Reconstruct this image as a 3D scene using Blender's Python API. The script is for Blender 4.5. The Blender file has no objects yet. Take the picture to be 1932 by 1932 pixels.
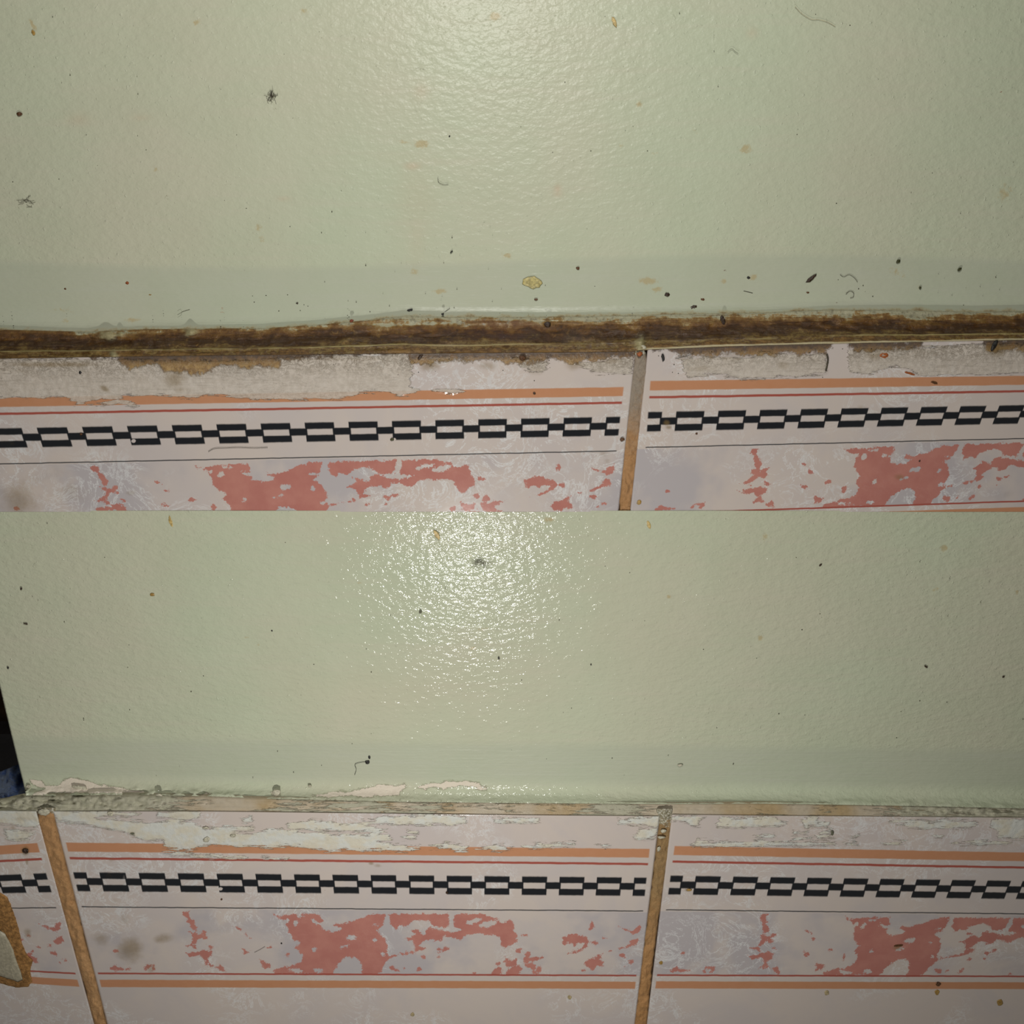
import bpy, math, random
import numpy as np
from mathutils import Vector, noise as mnoise
random.seed(7); rng = np.random.default_rng(7)
scene = bpy.context.scene
COL = scene.collection

# ------------------------------------------------------------------ camera
F = 1500.0; CX = CY = 966.0
PITCH = math.atan(F/3934.0)
CAM = Vector((0.0, -0.224, 0.30))
cd = bpy.data.cameras.new('camera'); cam = bpy.data.objects.new('camera', cd); COL.objects.link(cam)
cam.location = CAM; cam.rotation_euler = (math.pi/2 - PITCH, 0, 0)
cd.sensor_width = 36; cd.lens = F/1932*36; cd.clip_start = 0.005; cd.clip_end = 20
scene.camera = cam
# ------------------------------------------------------------------ world, lamps, exposure
w = bpy.data.worlds.new('world'); scene.world = w; w.use_nodes = True
w.node_tree.nodes['Background'].inputs[0].default_value = (1.0, .95, .85, 1)
w.node_tree.nodes['Background'].inputs[1].default_value = 0.09
scene.view_settings.view_transform = 'Standard'; scene.view_settings.look = 'None'
scene.view_settings.gamma = 1; scene.view_settings.use_curve_mapping = False
scene.view_settings.exposure = 0.0
cp, sp = math.cos(PITCH), math.sin(PITCH)
def ray(px, py):
    a = (np.asarray(px, float)-CX)/F; b = -(np.asarray(py, float)-CY)/F
    return a, cp + b*sp, -sp + b*cp
def P(px, py, y):
    dx, dy, dz = ray(px, py); t = (y - CAM.y)/dy
    return np.stack([CAM.x+dx*t, np.broadcast_to(y, np.shape(t))*1.0, CAM.z+dz*t], -1)
Y_UP, Y_T1, Y_LO, Y_T2 = 0.0, -0.008, -0.008, -0.014     # wall, tile, wall, tile planes
def lamp(name, spec_px, spec_y, wall_y, power, dl, rad=0.004, col=(1, .985, .935)):
    s = P(spec_px, spec_y, wall_y)
    ld = bpy.data.lights.new(name, 'POINT'); ld.energy = power; ld.shadow_soft_size = rad; ld.color = col
    o = bpy.data.objects.new(name, ld); COL.objects.link(o)
    dc = wall_y-CAM.y; k = (dl+dc)/dc
    o.location = (s[0]*k-CAM.x*(k-1), wall_y-dl, s[2]*k-CAM.z*(k-1))
    return o
lamp('phone_flash', 930, -60, Y_UP, 0.98, .176)
lamp('phone_flash', 885, 1024, Y_LO, 0.98, .190)

# ------------------------------------------------------------------ node helpers
class NT:
    def __init__(s, name, rough=.5, spec=.5):
        s.m = bpy.data.materials.new(name); s.m.use_nodes = True; s.t = s.m.node_tree
        s.b = s.t.nodes['Principled BSDF']; s.b.inputs['Roughness'].default_value = rough
        s.b.inputs['Specular IOR Level'].default_value = spec
        s.tc = s.t.nodes.new('ShaderNodeTexCoord').outputs['Object']
    def set(s, inp, v):
        if isinstance(v, bpy.types.NodeSocket): s.t.links.new(v, inp)
        elif isinstance(v, (tuple, list)) and len(v) == 3 and inp.type == 'RGBA': inp.default_value = (*v, 1)
        else: inp.default_value = v
    def math(s, op, a, b=0.0, c=0.0, clamp=False):
        n = s.t.nodes.new('ShaderNodeMath'); n.operation = op; n.use_clamp = clamp
        s.set(n.inputs[0], a); s.set(n.inputs[1], b); s.set(n.inputs[2], c); return n.outputs[0]
    def add(s, a, b): return s.math('ADD', a, b)
    def sub(s, a, b): return s.math('SUBTRACT', a, b)
    def mul(s, a, b): return s.math('MULTIPLY', a, b)
    def step(s, x, lo, hi):
        n = s.t.nodes.new('ShaderNodeMapRange'); n.interpolation_type = 'SMOOTHSTEP'
        s.set(n.inputs[0], x); s.set(n.inputs[1], lo); s.set(n.inputs[2], hi); return n.outputs[0]
    def band(s, x, a, b, e): return s.mul(s.step(x, a-e, a+e), s.sub(1.0, s.step(x, b-e, b+e)))
    def attr(s, name):
        n = s.t.nodes.new('ShaderNodeAttribute'); n.attribute_name = name; return n.outputs['Fac']
    def map(s, sc=(1, 1, 1), rot=(0, 0, 0), loc=(0, 0, 0)):
        n = s.t.nodes.new('ShaderNodeMapping'); s.t.links.new(s.tc, n.inputs[0])
        n.inputs['Scale'].default_value = sc; n.inputs['Rotation'].default_value = rot; n.inputs['Location'].default_value = loc
        return n.outputs[0]
    def noise(s, scale, detail=3, rough=.5, vec=None, dist=0.0, col=False):
        n = s.t.nodes.new('ShaderNodeTexNoise'); s.t.links.new(vec or s.tc, n.inputs['Vector'])
        n.inputs['Scale'].default_value = scale; n.inputs['Detail'].default_value = detail
        n.inputs['Roughness'].default_value = rough; n.inputs['Distortion'].default_value = dist
        return n.outputs[0]
    def voro(s, scale, vec=None, feature='F1', rnd=1.0):
        n = s.t.nodes.new('ShaderNodeTexVoronoi'); n.feature = feature; s.t.links.new(vec or s.tc, n.inputs['Vector'])
        n.inputs['Scale'].default_value = scale; n.inputs['Randomness'].default_value = rnd
        return n.outputs['Distance']
    def mix(s, f, a, b):
        n = s.t.nodes.new('ShaderNodeMix'); n.data_type = 'RGBA'
        s.set(n.inputs[0], f); s.set(n.inputs[6], a); s.set(n.inputs[7], b); return n.outputs[2]
    def fmix(s, f, a, b):
        n = s.t.nodes.new('ShaderNodeMix'); n.data_type = 'FLOAT'
        s.set(n.inputs[0], f); s.set(n.inputs[2], a); s.set(n.inputs[3], b); return n.outputs[0]
    def bump(s, h, dist, strength=1.0):
        n = s.t.nodes.new('ShaderNodeBump'); s.set(n.inputs['Height'], h)
        n.inputs['Distance'].default_value = dist; s.set(n.inputs['Strength'], strength)
        if s.b.inputs['Normal'].links: s.t.links.new(s.b.inputs['Normal'].links[0].from_socket, n.inputs['Normal'])
        s.t.links.new(n.outputs[0], s.b.inputs['Normal'])
    def out(s, col, rough=None):
        s.set(s.b.inputs['Base Color'], col)
        if rough is not None: s.set(s.b.inputs['Roughness'], rough)
        return s.m
def lin(*c): return tuple((v/255/12.92 if v/255 <= .04045 else ((v/255+.055)/1.055)**2.4) for v in c)
ALB = 1.0

# ------------------------------------------------------------------ fields (signed distance to traced outlines, pixels)
def sdf(poly, X, Y, lim=14.0):
    poly = np.asarray(poly, float); out = np.full(X.shape, -lim)
    m = (X > poly[:, 0].min()-lim) & (X < poly[:, 0].max()+lim) & (Y > poly[:, 1].min()-lim) & (Y < poly[:, 1].max()+lim)
    if not m.any(): return out
    x = X[m]; y = Y[m]; d = np.full(x.shape, 1e9); ins = np.zeros(x.shape, bool)
    for (ax, ay), (bx, by) in zip(poly, np.roll(poly, -1, 0)):
        ex, ey = bx-ax, by-ay; wx, wy = x-ax, y-ay
        k = np.clip((wx*ex+wy*ey)/(ex*ex+ey*ey+1e-9), 0, 1)
        d = np.minimum(d, np.hypot(wx-k*ex, wy-k*ey))
        if ay != by:
            c = ((ay > y) != (by > y)) & (x < (bx-ax)*(y-ay)/(by-ay)+ax); ins ^= c
    out[m] = np.clip(np.where(ins, d, -d), -lim, lim); return out
def union(polys, X, Y, holes=()):
    f = np.full(X.shape, -14.0)
    for p in polys: f = np.maximum(f, sdf(p, X, Y))
    for p in holes: f = np.minimum(f, -sdf(p, X, Y))
    return f
def Z(x0, y0, pts, k=3.864): return [(x0+a/k, y0+b/k) for a, b in pts]
def E(cx, cy, rx, ry, ang=0):
    c, s_ = math.cos(math.radians(ang)), math.sin(math.radians(ang))
    return [(cx+rx*math.cos(t)*c-ry*math.sin(t)*s_, cy+rx*math.cos(t)*s_+ry*math.sin(t)*c) for t in np.linspace(0, 2*math.pi, 11)[:-1]]
def homog(src, dst):
    A = []
    for (x, y), (u, v) in zip(src, dst):
        A.append([x, y, 1, 0, 0, 0, -u*x, -u*y, -u]); A.append([0, 0, 0, x, y, 1, -v*x, -v*y, -v])
    H = np.linalg.svd(np.array(A, float))[2][-1].reshape(3, 3); return H/H[2, 2]
def ap(H, x, y):
    w_ = H[2, 0]*x+H[2, 1]*y+H[2, 2]
    return (H[0, 0]*x+H[0, 1]*y+H[0, 2])/w_, (H[1, 0]*x+H[1, 1]*y+H[1, 2])/w_
# design coordinates: s counts chain links across the tile (0..15), t runs from the upper to the lower orange stripe
def fitH(pts, rows=()):   # pts: (s, t, px, py); rows: (t, px, py) points on a printed line, their s is solved for
    H = fitH0(list(pts))
    for _ in range(12 if rows else 0):
        Hi = np.linalg.inv(H); H = fitH0(list(pts)+[(float(ap(Hi, x, y)[0]), t, x, y) for t, x, y in rows])
    return H
def fitH0(pts):
    s = np.array([(p[0]/7.5-1, p[1]*2-1) for p in pts]); d = np.array([((p[2]-966)/966, (p[3]-1200)/966) for p in pts])
    H = homog(s, d)
    S = np.array([[1/7.5, 0, -1], [0, 2, -1], [0, 0, 1]]); D = np.array([[966, 0, 966], [0, 966, 1200], [0, 0, 1]])
    return D @ H @ S
HM = fitH([(0, 0, 124.2, 1589.6), (15, 0, 1225.8, 1601.7), (15, 1, 1198.1, 1865.7), (0, 1, 191, 1862.4)])
HMi = np.linalg.inv(HM)
def tt(x, y): return ap(HMi, x, y)
T = {}
for nm, l, r in (('o1', (128.5, 1606.9), (1224, 1618)), ('red', (131, 1617.3), (1222, 1632)), ('c0', (139.5, 1643.7), (1218.5, 1657.4)), ('c1', (142, 1655.3), (1217, 1668.5)),
                 ('c2', (145, 1667.7), (1216, 1681.0)), ('c3', (148, 1679.6), (1215, 1692.6)), ('blk', (155.3, 1708.4), (1212.9, 1721.3)),
                 ('red2', (183, 1833.9), (1200, 1843.2)), ('o2', (189, 1846.8), (1199, 1853.6))):
    T[nm] = (tt(*l)[1]+tt(*r)[1])/2
lk = [tt(x, 1643.7+i*.95)[0]-i for i, x in enumerate([191.5, 263.5, 335.7, 408.4, 481.3, 553, 626, 698.7, 770, 841.5, 911.7, 982.5, 1051.9, 1121])]
S0 = float(np.mean(lk)); SW = 0.68
print('design', T, S0, lk[0], lk[-1])
def link(k, corner='tl'): return (S0+k-1, T['c0'] if corner == 'tl' else T['c3'])
HTL = fitH([(*link(14), 1060.2, 788.3), (*link(14, 'b'), 1059.1, 824.5), (*link(12), 901.8, 791.6), (*link(12, 'b'), 901.8, 827.9),
            (*link(10), 738.8, 795), (*link(10, 'b'), 739.6, 831.7), (*link(7), 490.9, 800.7), (*link(7, 'b'), 496, 836.4),
            (*link(4), 239.4, 803.3), (*link(4, 'b'), 249.7, 840.8), (*link(2), 67.8, 807.2), (*link(2, 'b'), 78.9, 844.7),
            (15, 0, 1177.4, 727.7), (15, T['blk'], 1165.7, 851.7), (15, T['red'], 1172.7, 758.8), (15, T['c0'], 1170, 786.4), (15, T['c3'], 1167, 822.6)],
            [(T['red'], 9.8, 780.5), (T['blk'], 9.8, 876.3), (T['o1'], 9.8, 765.7), (T['o1'], 480, 759.3), (T['red'], 480, 773), (T['blk'], 480, 868), (0, 960, 732.9), (T['o1'], 960, 747.6), (T['red'], 960, 763.2),
             (T['blk'], 960, 857.6), (T['red2'], 1160, 973), (T['red2'], 480, 991), (T['red2'], 10, 999)])
_b = []
HTR = fitH([(*link(k), x, y) for k, x, y in ((1, 1277.8, 776), (2, 1357.3, 775), (3, 1434, 774.3), (4, 1511.7, 772.2), (5, 1587.3, 770.9), (6, 1662.3, 767.8), (7, 1736.1, 766.3), (8, 1809.9, 764.7), (9, 1884.9, 763.9))] +
           [(*link(k, 'b'), x, y) for k, x, y in ((4, 1505.8, 809.7), (5, 1579.5, 807.2), (6, 1653.3, 804.6), (7, 1727, 803.3), (8, 1799.5, 801.5), (9, 1873.3, 800.7))] +
           [(0, 0, 1225.3, 720.5), (0, T['blk'], 1214.9, 842.6), (0, T['c0'], 1222.7, 776.1), (0, T['c3'], 1219.3, 813.1)],
            [(0, 1922, 708.8), (T['o1'], 1922, 724.9), (T['red'], 1922, 737.3), (T['blk'], 1922, 829.2), (T['red2'], 1922, 949), (T['red2'], 1432, 960), (0, 1432, 718.4), (T['o1'], 1432, 734.7), (T['red'], 1432, 747.6), (T['blk'], 1432, 840)])
HBR = fitH([(*link(k), x, y) for k, x, y in ((1, 1314, 1652.7), (2, 1384.4, 1654), (3, 1454.8, 1655.3), (4, 1523.9, 1656.6), (5, 1591.9, 1657.4), (6, 1659.7, 1657.7), (7, 1727, 1658.2), (8, 1793, 1659.2), (9, 1861.6, 1660))] +
           [(*link(k, 'b'), x, y) for k, x, y in ((3, 1448.8, 1691), (4, 1517.4, 1692), (5, 1584.7, 1693), (6, 1651.5, 1694), (7, 1717.5, 1694.4), (8, 1784, 1694.9), (9, 1851.3, 1695.7))] +
           [(0, 0, 1268, 1597.9), (0, T['blk'], 1256.3, 1714.8), (0, 1, 1236.9, 1863.9), (0, T['red2'], 1236.4, 1837.8)],
            [(0, 1922, 1606.9), (T['o1'], 1922, 1621.9), (T['blk'], 1922, 1723.9), (T['red2'], 1922, 1843.7), (1, 1922, 1867)])
HBL = fitH([(15, 0, 73.8, 1592.7), (15, T['red'], 80.2, 1621.9), (15, T['c0'], 88, 1648.3), (15, T['c3'], 97, 1683.8), (S0+14, T['c0'], 59, 1648.6), (S0+14, T['c3'], 66, 1683),
            (S0+13+SW, T['c0'], 33.6, 1648.4), (15, T['blk'], 108.7, 1713), (15, T['red2'], 142.9, 1834.7), (15, 1, 149.3, 1859.8), (14, 1, 84, 1859.8), (14, T['red2'], 77, 1834.7), (14, T['blk'], 39, 1713), (14, 0, 2, 1592)])

# ------------------------------------------------------------------ pink print, traced once for the tile design
A2 = lambda p: Z(480, 1440, p); A3 = lambda p: Z(960, 1440, p); A1 = lambda p: Z(0, 1440, p); A4 = lambda p: Z(1432, 1440, p)
e = lambda f, *a: f(E(*a))
PINK = [
 A2([(130,1095),(190,1110),(260,1100),(330,1098),(420,1098),(480,1100),(500,1150),(480,1165),(420,1140),(430,1165),(490,1180),(500,1215),(560,1230),(620,1225),(640,1200),(580,1180),(590,1160),(650,1170),(740,1145),(810,1115),(870,1098),(955,1098),(940,1170),(920,1200),(890,1220),(930,1250),(960,1300),(970,1350),(960,1380),(980,1400),(1060,1395),(990,1420),(950,1460),(930,1510),(890,1545),(780,1548),(790,1500),(770,1440),(720,1410),(660,1420),(610,1470),(570,1545),(500,1545),(420,1530),(330,1540),(150,1540),(130,1515),(190,1490),(300,1470),(340,1450),(350,1400),(320,1365),(295,1345),(330,1310),(280,1280),(250,1240),(240,1190),(210,1140),(160,1120)]),
 A2([(985,1098),(1420,1098),(1418,1160),(1400,1200),(1310,1190),(1280,1160),(1240,1142),(1190,1145),(1120,1170),(1110,1195),(1060,1185),(1030,1210),(990,1170)]),
 A2([(1455,1100),(1680,1100),(1700,1120),(1770,1120),(1790,1160),(1850,1175),(1870,1150),(1890,1210),(1870,1260),(1915,1300),(1880,1320),(1830,1345),(1800,1330),(1790,1270),(1740,1250),(1690,1250),(1640,1240),(1560,1250),(1500,1290),(1430,1270),(1380,1260),(1370,1290),(1310,1300),(1250,1280),(1200,1330),(1250,1350),(1200,1370),(1160,1380),(1170,1340),(1150,1290),(1095,1280),(1140,1265),(1170,1240),(1130,1215),(1180,1215),(1240,1250),(1250,1210),(1290,1200),(1360,1220),(1440,1235),(1530,1215),(1450,1200)]),
 A2([(1060,1388),(1160,1368),(1165,1384),(1070,1402)]), A2([(35,1430),(120,1465),(110,1490),(65,1500)]),
 A2([(1740,1500),(1790,1485),(1815,1510),(1800,1548),(1730,1548)]), A2([(1860,1500),(1932,1470),(1935,1548),(1850,1548)]),
 e(A2,1350,1365,24,12,20), e(A2,1400,1350,28,10,-10), e(A2,1230,1415,18,10), e(A2,1020,1500,38,15,25), e(A2,1095,1500,14,9), e(A2,1200,1503,22,15,-30), e(A2,110,1342,22,11), e(A2,243,1400,12,22), e(A2,1775,1460,16,14), e(A2,1600,1530,16,7), e(A2,1345,1412,12,6),
 A3([(0,1140),(30,1150),(40,1220),(65,1250),(60,1310),(20,1290),(-45,1270),(-70,1200)]), A3([(-30,1410),(20,1440),(60,1430),(60,1470),(0,1490),(-30,1470)]),
 e(A3,75,1370,20,22), e(A3,50,1505,55,28,-10), e(A3,135,1395,24,20), e(A3,190,1428,62,14,-12), e(A3,160,1478,44,22,15), e(A3,222,1510,22,30), e(A3,190,1530,30,14), e(A3,20,1535,50,16), e(A3,110,1250,22,8), e(A3,130,1440,22,30),
 A3([(380,1270),(420,1255),(480,1245),(530,1260),(570,1270),(595,1305),(560,1345),(520,1375),(420,1393),(500,1360),(540,1335),(555,1310),(500,1310),(480,1330),(430,1300),(410,1325),(390,1315),(400,1290)]),
 A3([(605,1150),(625,1190),(590,1220),(580,1190)]), e(A3,690,1278,22,8), e(A3,630,1310,24,11), e(A3,740,1368,18,6),
 A3([(560,1440),(620,1420),(690,1385),(660,1430),(690,1450),(690,1480),(640,1480),(620,1510),(570,1490),(555,1470)]),
 A3([(800,1350),(860,1330),(900,1285),(940,1278),(942,1322),(880,1338),(830,1352),(805,1368)]), A3([(930,1190),(965,1170),(955,1230),(920,1248),(860,1225),(800,1192),(870,1213),(915,1215)]),
 e(A3,830,1405,24,13,20), e(A3,890,1450,22,13), e(A3,850,1478,9,7), e(A3,540,1510,18,9),
 A1([(1330,1080),(1380,1080),(1385,1120),(1410,1150),(1437,1190),(1430,1222),(1400,1210),(1370,1160),(1365,1130),(1335,1110)]),
 A1([(1375,1228),(1420,1233),(1450,1248),(1480,1222),(1510,1222),(1482,1255),(1515,1278),(1490,1292),(1450,1278),(1442,1292),(1422,1312),(1402,1325),(1440,1352),(1420,1358),(1395,1335),(1335,1332),(1390,1315),(1410,1270)]),
 A1([(1335,1380),(1390,1385),(1440,1368),(1500,1358),(1542,1373),(1542,1405),(1512,1427),(1527,1450),(1558,1478),(1478,1478),(1498,1440),(1460,1402),(1400,1412),(1370,1402)]),
 A1([(1505,1320),(1562,1343),(1530,1352)]), A1([(1568,1490),(1610,1470),(1652,1524),(1600,1512)]), A1([(1690,1182),(1762,1212),(1755,1220)]), A1([(1778,1222),(1825,1272),(1798,1272)]),
 A1([(1768,1352),(1822,1372),(1818,1392),(1780,1388)]), A1([(1890,1430),(1960,1470),(1930,1500),(1900,1460)]), e(A1,845,1370,16,13), A1([(800,1502),(840,1468),(862,1488),(955,1495),(930,1512),(810,1512)]),
 A1([(1048,1502),(1058,1474),(1132,1463),(1134,1512),(1104,1512),(1108,1482),(1072,1487),(1072,1512)])]
HOLES = [e(A2,235,1150,16,14), e(A2,300,1165,18,20), e(A2,345,1118,32,9), e(A2,704,1272,38,18,-10), e(A2,655,1335,34,8,-15), e(A2,440,1355,14,16), e(A2,935,1392,14,11), e(A2,880,1288,12,12,-40), e(A2,470,1508,34,16), e(A2,300,1512,60,11,5), e(A2,1600,1152,62,15,-14), e(A2,1705,1170,68,24,-15), e(A2,1270,1300,48,16,-18), e(A2,890,1180,26,8)]

# ------------------------------------------------------------------ guide curves (x -> y)
def cur(pts):
    a = np.array(pts, float); return lambda x: np.interp(x, a[:, 0], a[:, 1])
G0 = cur([(-90,625),(10,623),(165,627),(233,623),(362,621),(500,620),(609,613),(713,603),(765,596),(842,599),(972,599),(1089,598),(1219,595),(1348,592),(1432,591),(1561,585),(1691,586),(1820,589),(1922,588),(2030,587)])
E1 = cur([(-90,678),(10,676),(233,672),(480,669),(800,666),(1190,663),(1218,659),(1432,651),(1700,645),(1922,641),(2030,639)])
W2 = cur([(-90,1524),(10,1508),(45,1500),(100,1500),(250,1498),(420,1502),(480,1505),(728,1511),(960,1514),(1245,1516),(1432,1515),(1691,1519),(1922,1524),(2030,1527)])
E2 = cur([(-90,1528),(95,1530),(388,1530),(480,1531),(980,1537),(1242,1539),(1270,1536),(1432,1538),(1691,1540),(1922,1542),(2030,1543)])

# ------------------------------------------------------------------ meshes
def grid_obj(name, PT, mat, attrs=None, uv=None, parent=None, extra=None):
    R, C = PT.shape[:2]; v = PT.reshape(-1, 3)
    i = np.arange(R*C).reshape(R, C)
    q = np.stack([i[1:, :-1], i[1:, 1:], i[:-1, 1:], i[:-1, :-1]], -1).reshape(-1, 4)
    me = bpy.data.meshes.new(name)
    me.vertices.add(len(v)); me.vertices.foreach_set('co', v.ravel())
    me.loops.add(q.size); me.loops.foreach_set('vertex_index', q.ravel().astype(np.int32))
    me.polygons.add(len(q)); me.polygons.foreach_set('loop_start', np.arange(0, q.size, 4, dtype=np.int32))
    me.polygons.foreach_set('loop_total', np.full(len(q), 4, np.int32)) if False else None
    me.update(calc_edges=True); me.validate()
    me.polygons.foreach_set('use_smooth', np.ones(len(me.polygons), bool))
    for k, a in (attrs or {}).items():
        at = me.attributes.new(k, 'FLOAT', 'POINT'); at.data.foreach_set('value', np.asarray(a, np.float32).ravel())
    me.materials.append(mat)
    o = bpy.data.objects.new(name, me); COL.objects.link(o)
    if parent: o.parent = parent
    return o
def tag(o, label=None, cat=None, group=None, kind=None):
    if label: o['label'] = label
    if cat: o['category'] = cat
    if group: o['group'] = group
    if kind: o['kind'] = kind
    return o
def rand1(n, seed, smooth=3):
    r = np.random.default_rng(seed).normal(size=n+4*smooth); k = np.hanning(2*smooth+1); k /= k.sum()
    return np.convolve(r, k, 'same')[2*smooth:2*smooth+n]/np.sqrt((k**2).sum())
def gauss(X, Y, lst):
    f = np.zeros(X.shape)
    for cx, cy, rx, ry, ang, amp in lst:
        c, s_ = math.cos(math.radians(ang)), math.sin(math.radians(ang)); a = (X-cx)*c+(Y-cy)*s_; b = -(X-cx)*s_+(Y-cy)*c
        f = np.maximum(f, amp*np.exp(-((a/rx)**2+(b/ry)**2)))
    return f

# ------------------------------------------------------------------ materials
def wall_mat(nm, rg, bd, bs):
    n = NT(nm, .33, bs)
    band = n.attr('band'); patch = n.attr('patch'); st = n.attr('stain'); rd = n.attr('ruddy'); dk = n.attr('soil')
    big = n.noise(14, 3, .55); mid = n.noise(60, 4, .6); hz = n.noise(1, 4, .6, n.map((25, 25, 420)))
    col = n.mix(n.step(big, .30, .72), lin(184, 191, 166), lin(189, 188, 166))
    col = n.mix(n.mul(n.step(hz, .45, .75), .20), col, lin(196, 186, 170))
    col = n.mix(n.mul(band, .45), col, lin(170, 175, 158))
    col = n.mix(n.mul(n.step(hz, .5, .62), n.mul(band, .35)), col, lin(180, 184, 166))
    col = n.mix(n.mul(n.step(mid, .35, .7), .12), col, lin(160, 168, 140))
    # stains
    fine = n.noise(900, 5, .75); fib = n.noise(420, 6, .8, None, 2.5)
    col = n.mix(n.mul(n.step(n.add(st, n.mul(n.sub(fine, .5), 1.5)), .22, .66), .62), col, lin(172, 152, 106))
    col = n.mix(n.mul(rd, .5), col, lin(196, 160, 134))
    sk = n.step(n.add(dk, n.mul(n.sub(fib, .5), 2.6)), .50, .85)
    col = n.mix(n.mul(sk, .8), col, lin(88, 76, 46))
    cr = n.voro(2400, None, 'F1'); dots = n.mul(n.step(n.noise(120, 3, .6), .60, .74), n.sub(1.0, n.step(cr, .06, .16)))
    col = n.mix(n.mul(dots, .5), col, lin(92, 88, 66))
    ga = n.add(n.attr('grease'), n.mul(n.sub(n.noise(200, 7, .78), .5), 34.0))
    col = n.mix(n.mul(n.sub(1.0, n.step(ga, -2.0, 7.0)), .85), col, n.mix(n.step(ga, -4.0, 3.0), lin(112, 80, 36), lin(176, 160, 120)))
    pn = n.add(patch, n.mul(n.sub(n.noise(1, 6, .75, n.map((320, 320, 750))), .5), 20.0))
    pm = n.step(pn, -.4, .4); edge = n.band(pn, -1.6, -.2, .5)
    col = n.mix(pm, col, n.mix(n.noise(500, 4, .7), lin(206, 194, 178), lin(216, 206, 190)))
    col = n.mix(n.mul(edge, .5), col, lin(120, 118, 90))
    # relief: stippled paint, horizontal brush strokes where it was cut in
    peel = n.noise(540, 2.5, .5, n.map((.75, 1, 1.25), (0, .35, 0))); peel2 = n.noise(1500, 2, .5)
    brush = n.noise(1, 3, .6, n.map((60, 60, 1500)))
    h = n.fmix(band, n.add(n.math('POWER', peel, 1.4), n.mul(peel2, .22)), n.add(n.mul(brush, .40), n.mul(peel, .42)))
    n.bump(h, bd, .95)
    nib = n.math('POWER', n.step(n.noise(1100, 2, .5, n.map(loc=(5, 3, 2))), .60, .80), 1.5)
    n.bump(n.mul(nib, n.sub(1.0, band)), .00012, .8)
    n.bump(n.mul(pm, -1.0), .0001, .8)
    return n.out(col, n.fmix(pm, n.fmix(band, rg, .34), .7))
def tile_mat(dirty):
    n = NT('printed_tile_glaze_soiled' if dirty else 'printed_tile_glaze_scraped', .12, .45)
    s, t = n.attr('s'), n.attr('t'); pink, smear, grime, soft = n.attr('pink'), n.attr('smear'), n.attr('grime'), n.attr('soft')
    # ground: warm grey white with bluish clouds and pale veining
    c1 = n.noise(38, 4, .6, None, .6)
    inpan = n.band(t, T['blk']+.01, T['red2'], .004)
    col = n.mix(n.step(c1, .38, .66), lin(196, 184, 176), lin(190, 180, 176))
    col = n.mix(n.mul(inpan, n.step(n.noise(30, 4, .6, n.map(loc=(3, 1, 2))), .42, .6)), col, lin(176, 169, 170))
    v1 = n.noise(75, 7, .72, None, 1.6); vein = n.sub(1.0, n.step(n.math('ABSOLUTE', n.sub(v1, .5)), 0.0, .022))
    vm = n.step(n.noise(26, 3, .5, n.map(loc=(7, 0, 4))), .46, .58)
    col = n.mix(n.mul(n.mul(vein, vm), .8), col, lin(214, 213, 212))
    v2 = n.noise(150, 8, .8, None, 1.0); col = n.mix(n.mul(n.mul(n.step(v2, .55, .60), vm), .5), col, lin(206, 206, 206))
    # pink marbling
    pf = n.add(pink, n.add(n.mul(n.sub(n.noise(430, 7, .78), .5), 24.0), n.mul(n.sub(n.noise(1700, 3, .6), .5), 5.0)))
    pk = n.mix(n.step(n.noise(120, 4, .6), .35, .7), lin(174, 108, 97), lin(183, 120, 107))
    col = n.mix(n.mul(n.mul(n.step(pf, -.5, .7), n.band(t, T['blk']+.018, T['red2']-.002, .002)), .93), col, pk)
    # lines
    wob = n.mul(n.sub(n.noise(260, 2, .5), .5), .006); tw = n.add(t, wob)
    ends = n.band(s, 0.0, 15.0, .02)
    org = n.mix(n.noise(300, 4, .7), lin(182, 128, 92), lin(190, 138, 106))
    col = n.mix(n.mul(n.band(tw, 0.0, T['o1'], .004), ends), col, org)
    col = n.mix(n.mul(n.band(tw, T['o2'], 1.0, .004), ends), col, org)
    red = lin(158, 80, 68)
    col = n.mix(n.mul(n.band(tw, T['red']-.0075, T['red']+.0075, .0035), ends), col, red)
    col = n.mix(n.mul(n.band(tw, T['red2']-.0065, T['red2']+.0065, .0035), ends), col, red)
    ink = lin(34, 38, 44)
    col = n.mix(n.mul(n.band(tw, T['blk']-.0035, T['blk']+.0035, .0035), ends), col, ink)
    # chain of links
    tw2 = n.add(t, n.mul(n.sub(n.noise(500, 2, .5), .5), .004))
    ph = n.math('FRACT', n.add(n.sub(s, S0), n.mul(n.sub(n.noise(700, 2, .5, n.map(loc=(5, 5, 5))), .5), .012)))
    inl = n.sub(1.0, n.step(ph, SW-.014, SW+.014)); inl = n.mul(inl, n.step(ph, 0.0, .02))
    inner = n.band(ph, .055, SW-.045, .014)
    out_ = n.mul(n.band(tw2, T['c0'], T['c3'], .006), inl)
    win = n.mul(n.band(tw2, T['c1']+.003, T['c2']-.003, .005), inner)
    bar = n.mul(n.band(tw2, T['c1']-.003, T['c2']+.0, .005), n.sub(1.0, inner))
    # half links at both tile edges stay open towards the edge
    openend = n.math('MAXIMUM', n.sub(1.0, n.step(s, S0-1+SW-.06, S0-1+SW-.03)), n.step(s, S0+14+.04, S0+14+.07))
    win = n.math('MAXIMUM', win, n.mul(n.band(tw2, T['c1']+.003, T['c2']-.003, .005), openend))
    bar = n.mul(bar, n.sub(1.0, openend))
    ch = n.mul(n.math('MAXIMUM', n.mul(out_, n.sub(1.0, win)), bar), ends)
    chip = n.attr('chip'); ch = n.mul(ch, n.sub(1.0, n.step(chip, .35, .6)))
    col = n.mix(ch, col, lin(30, 32, 36))
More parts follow.
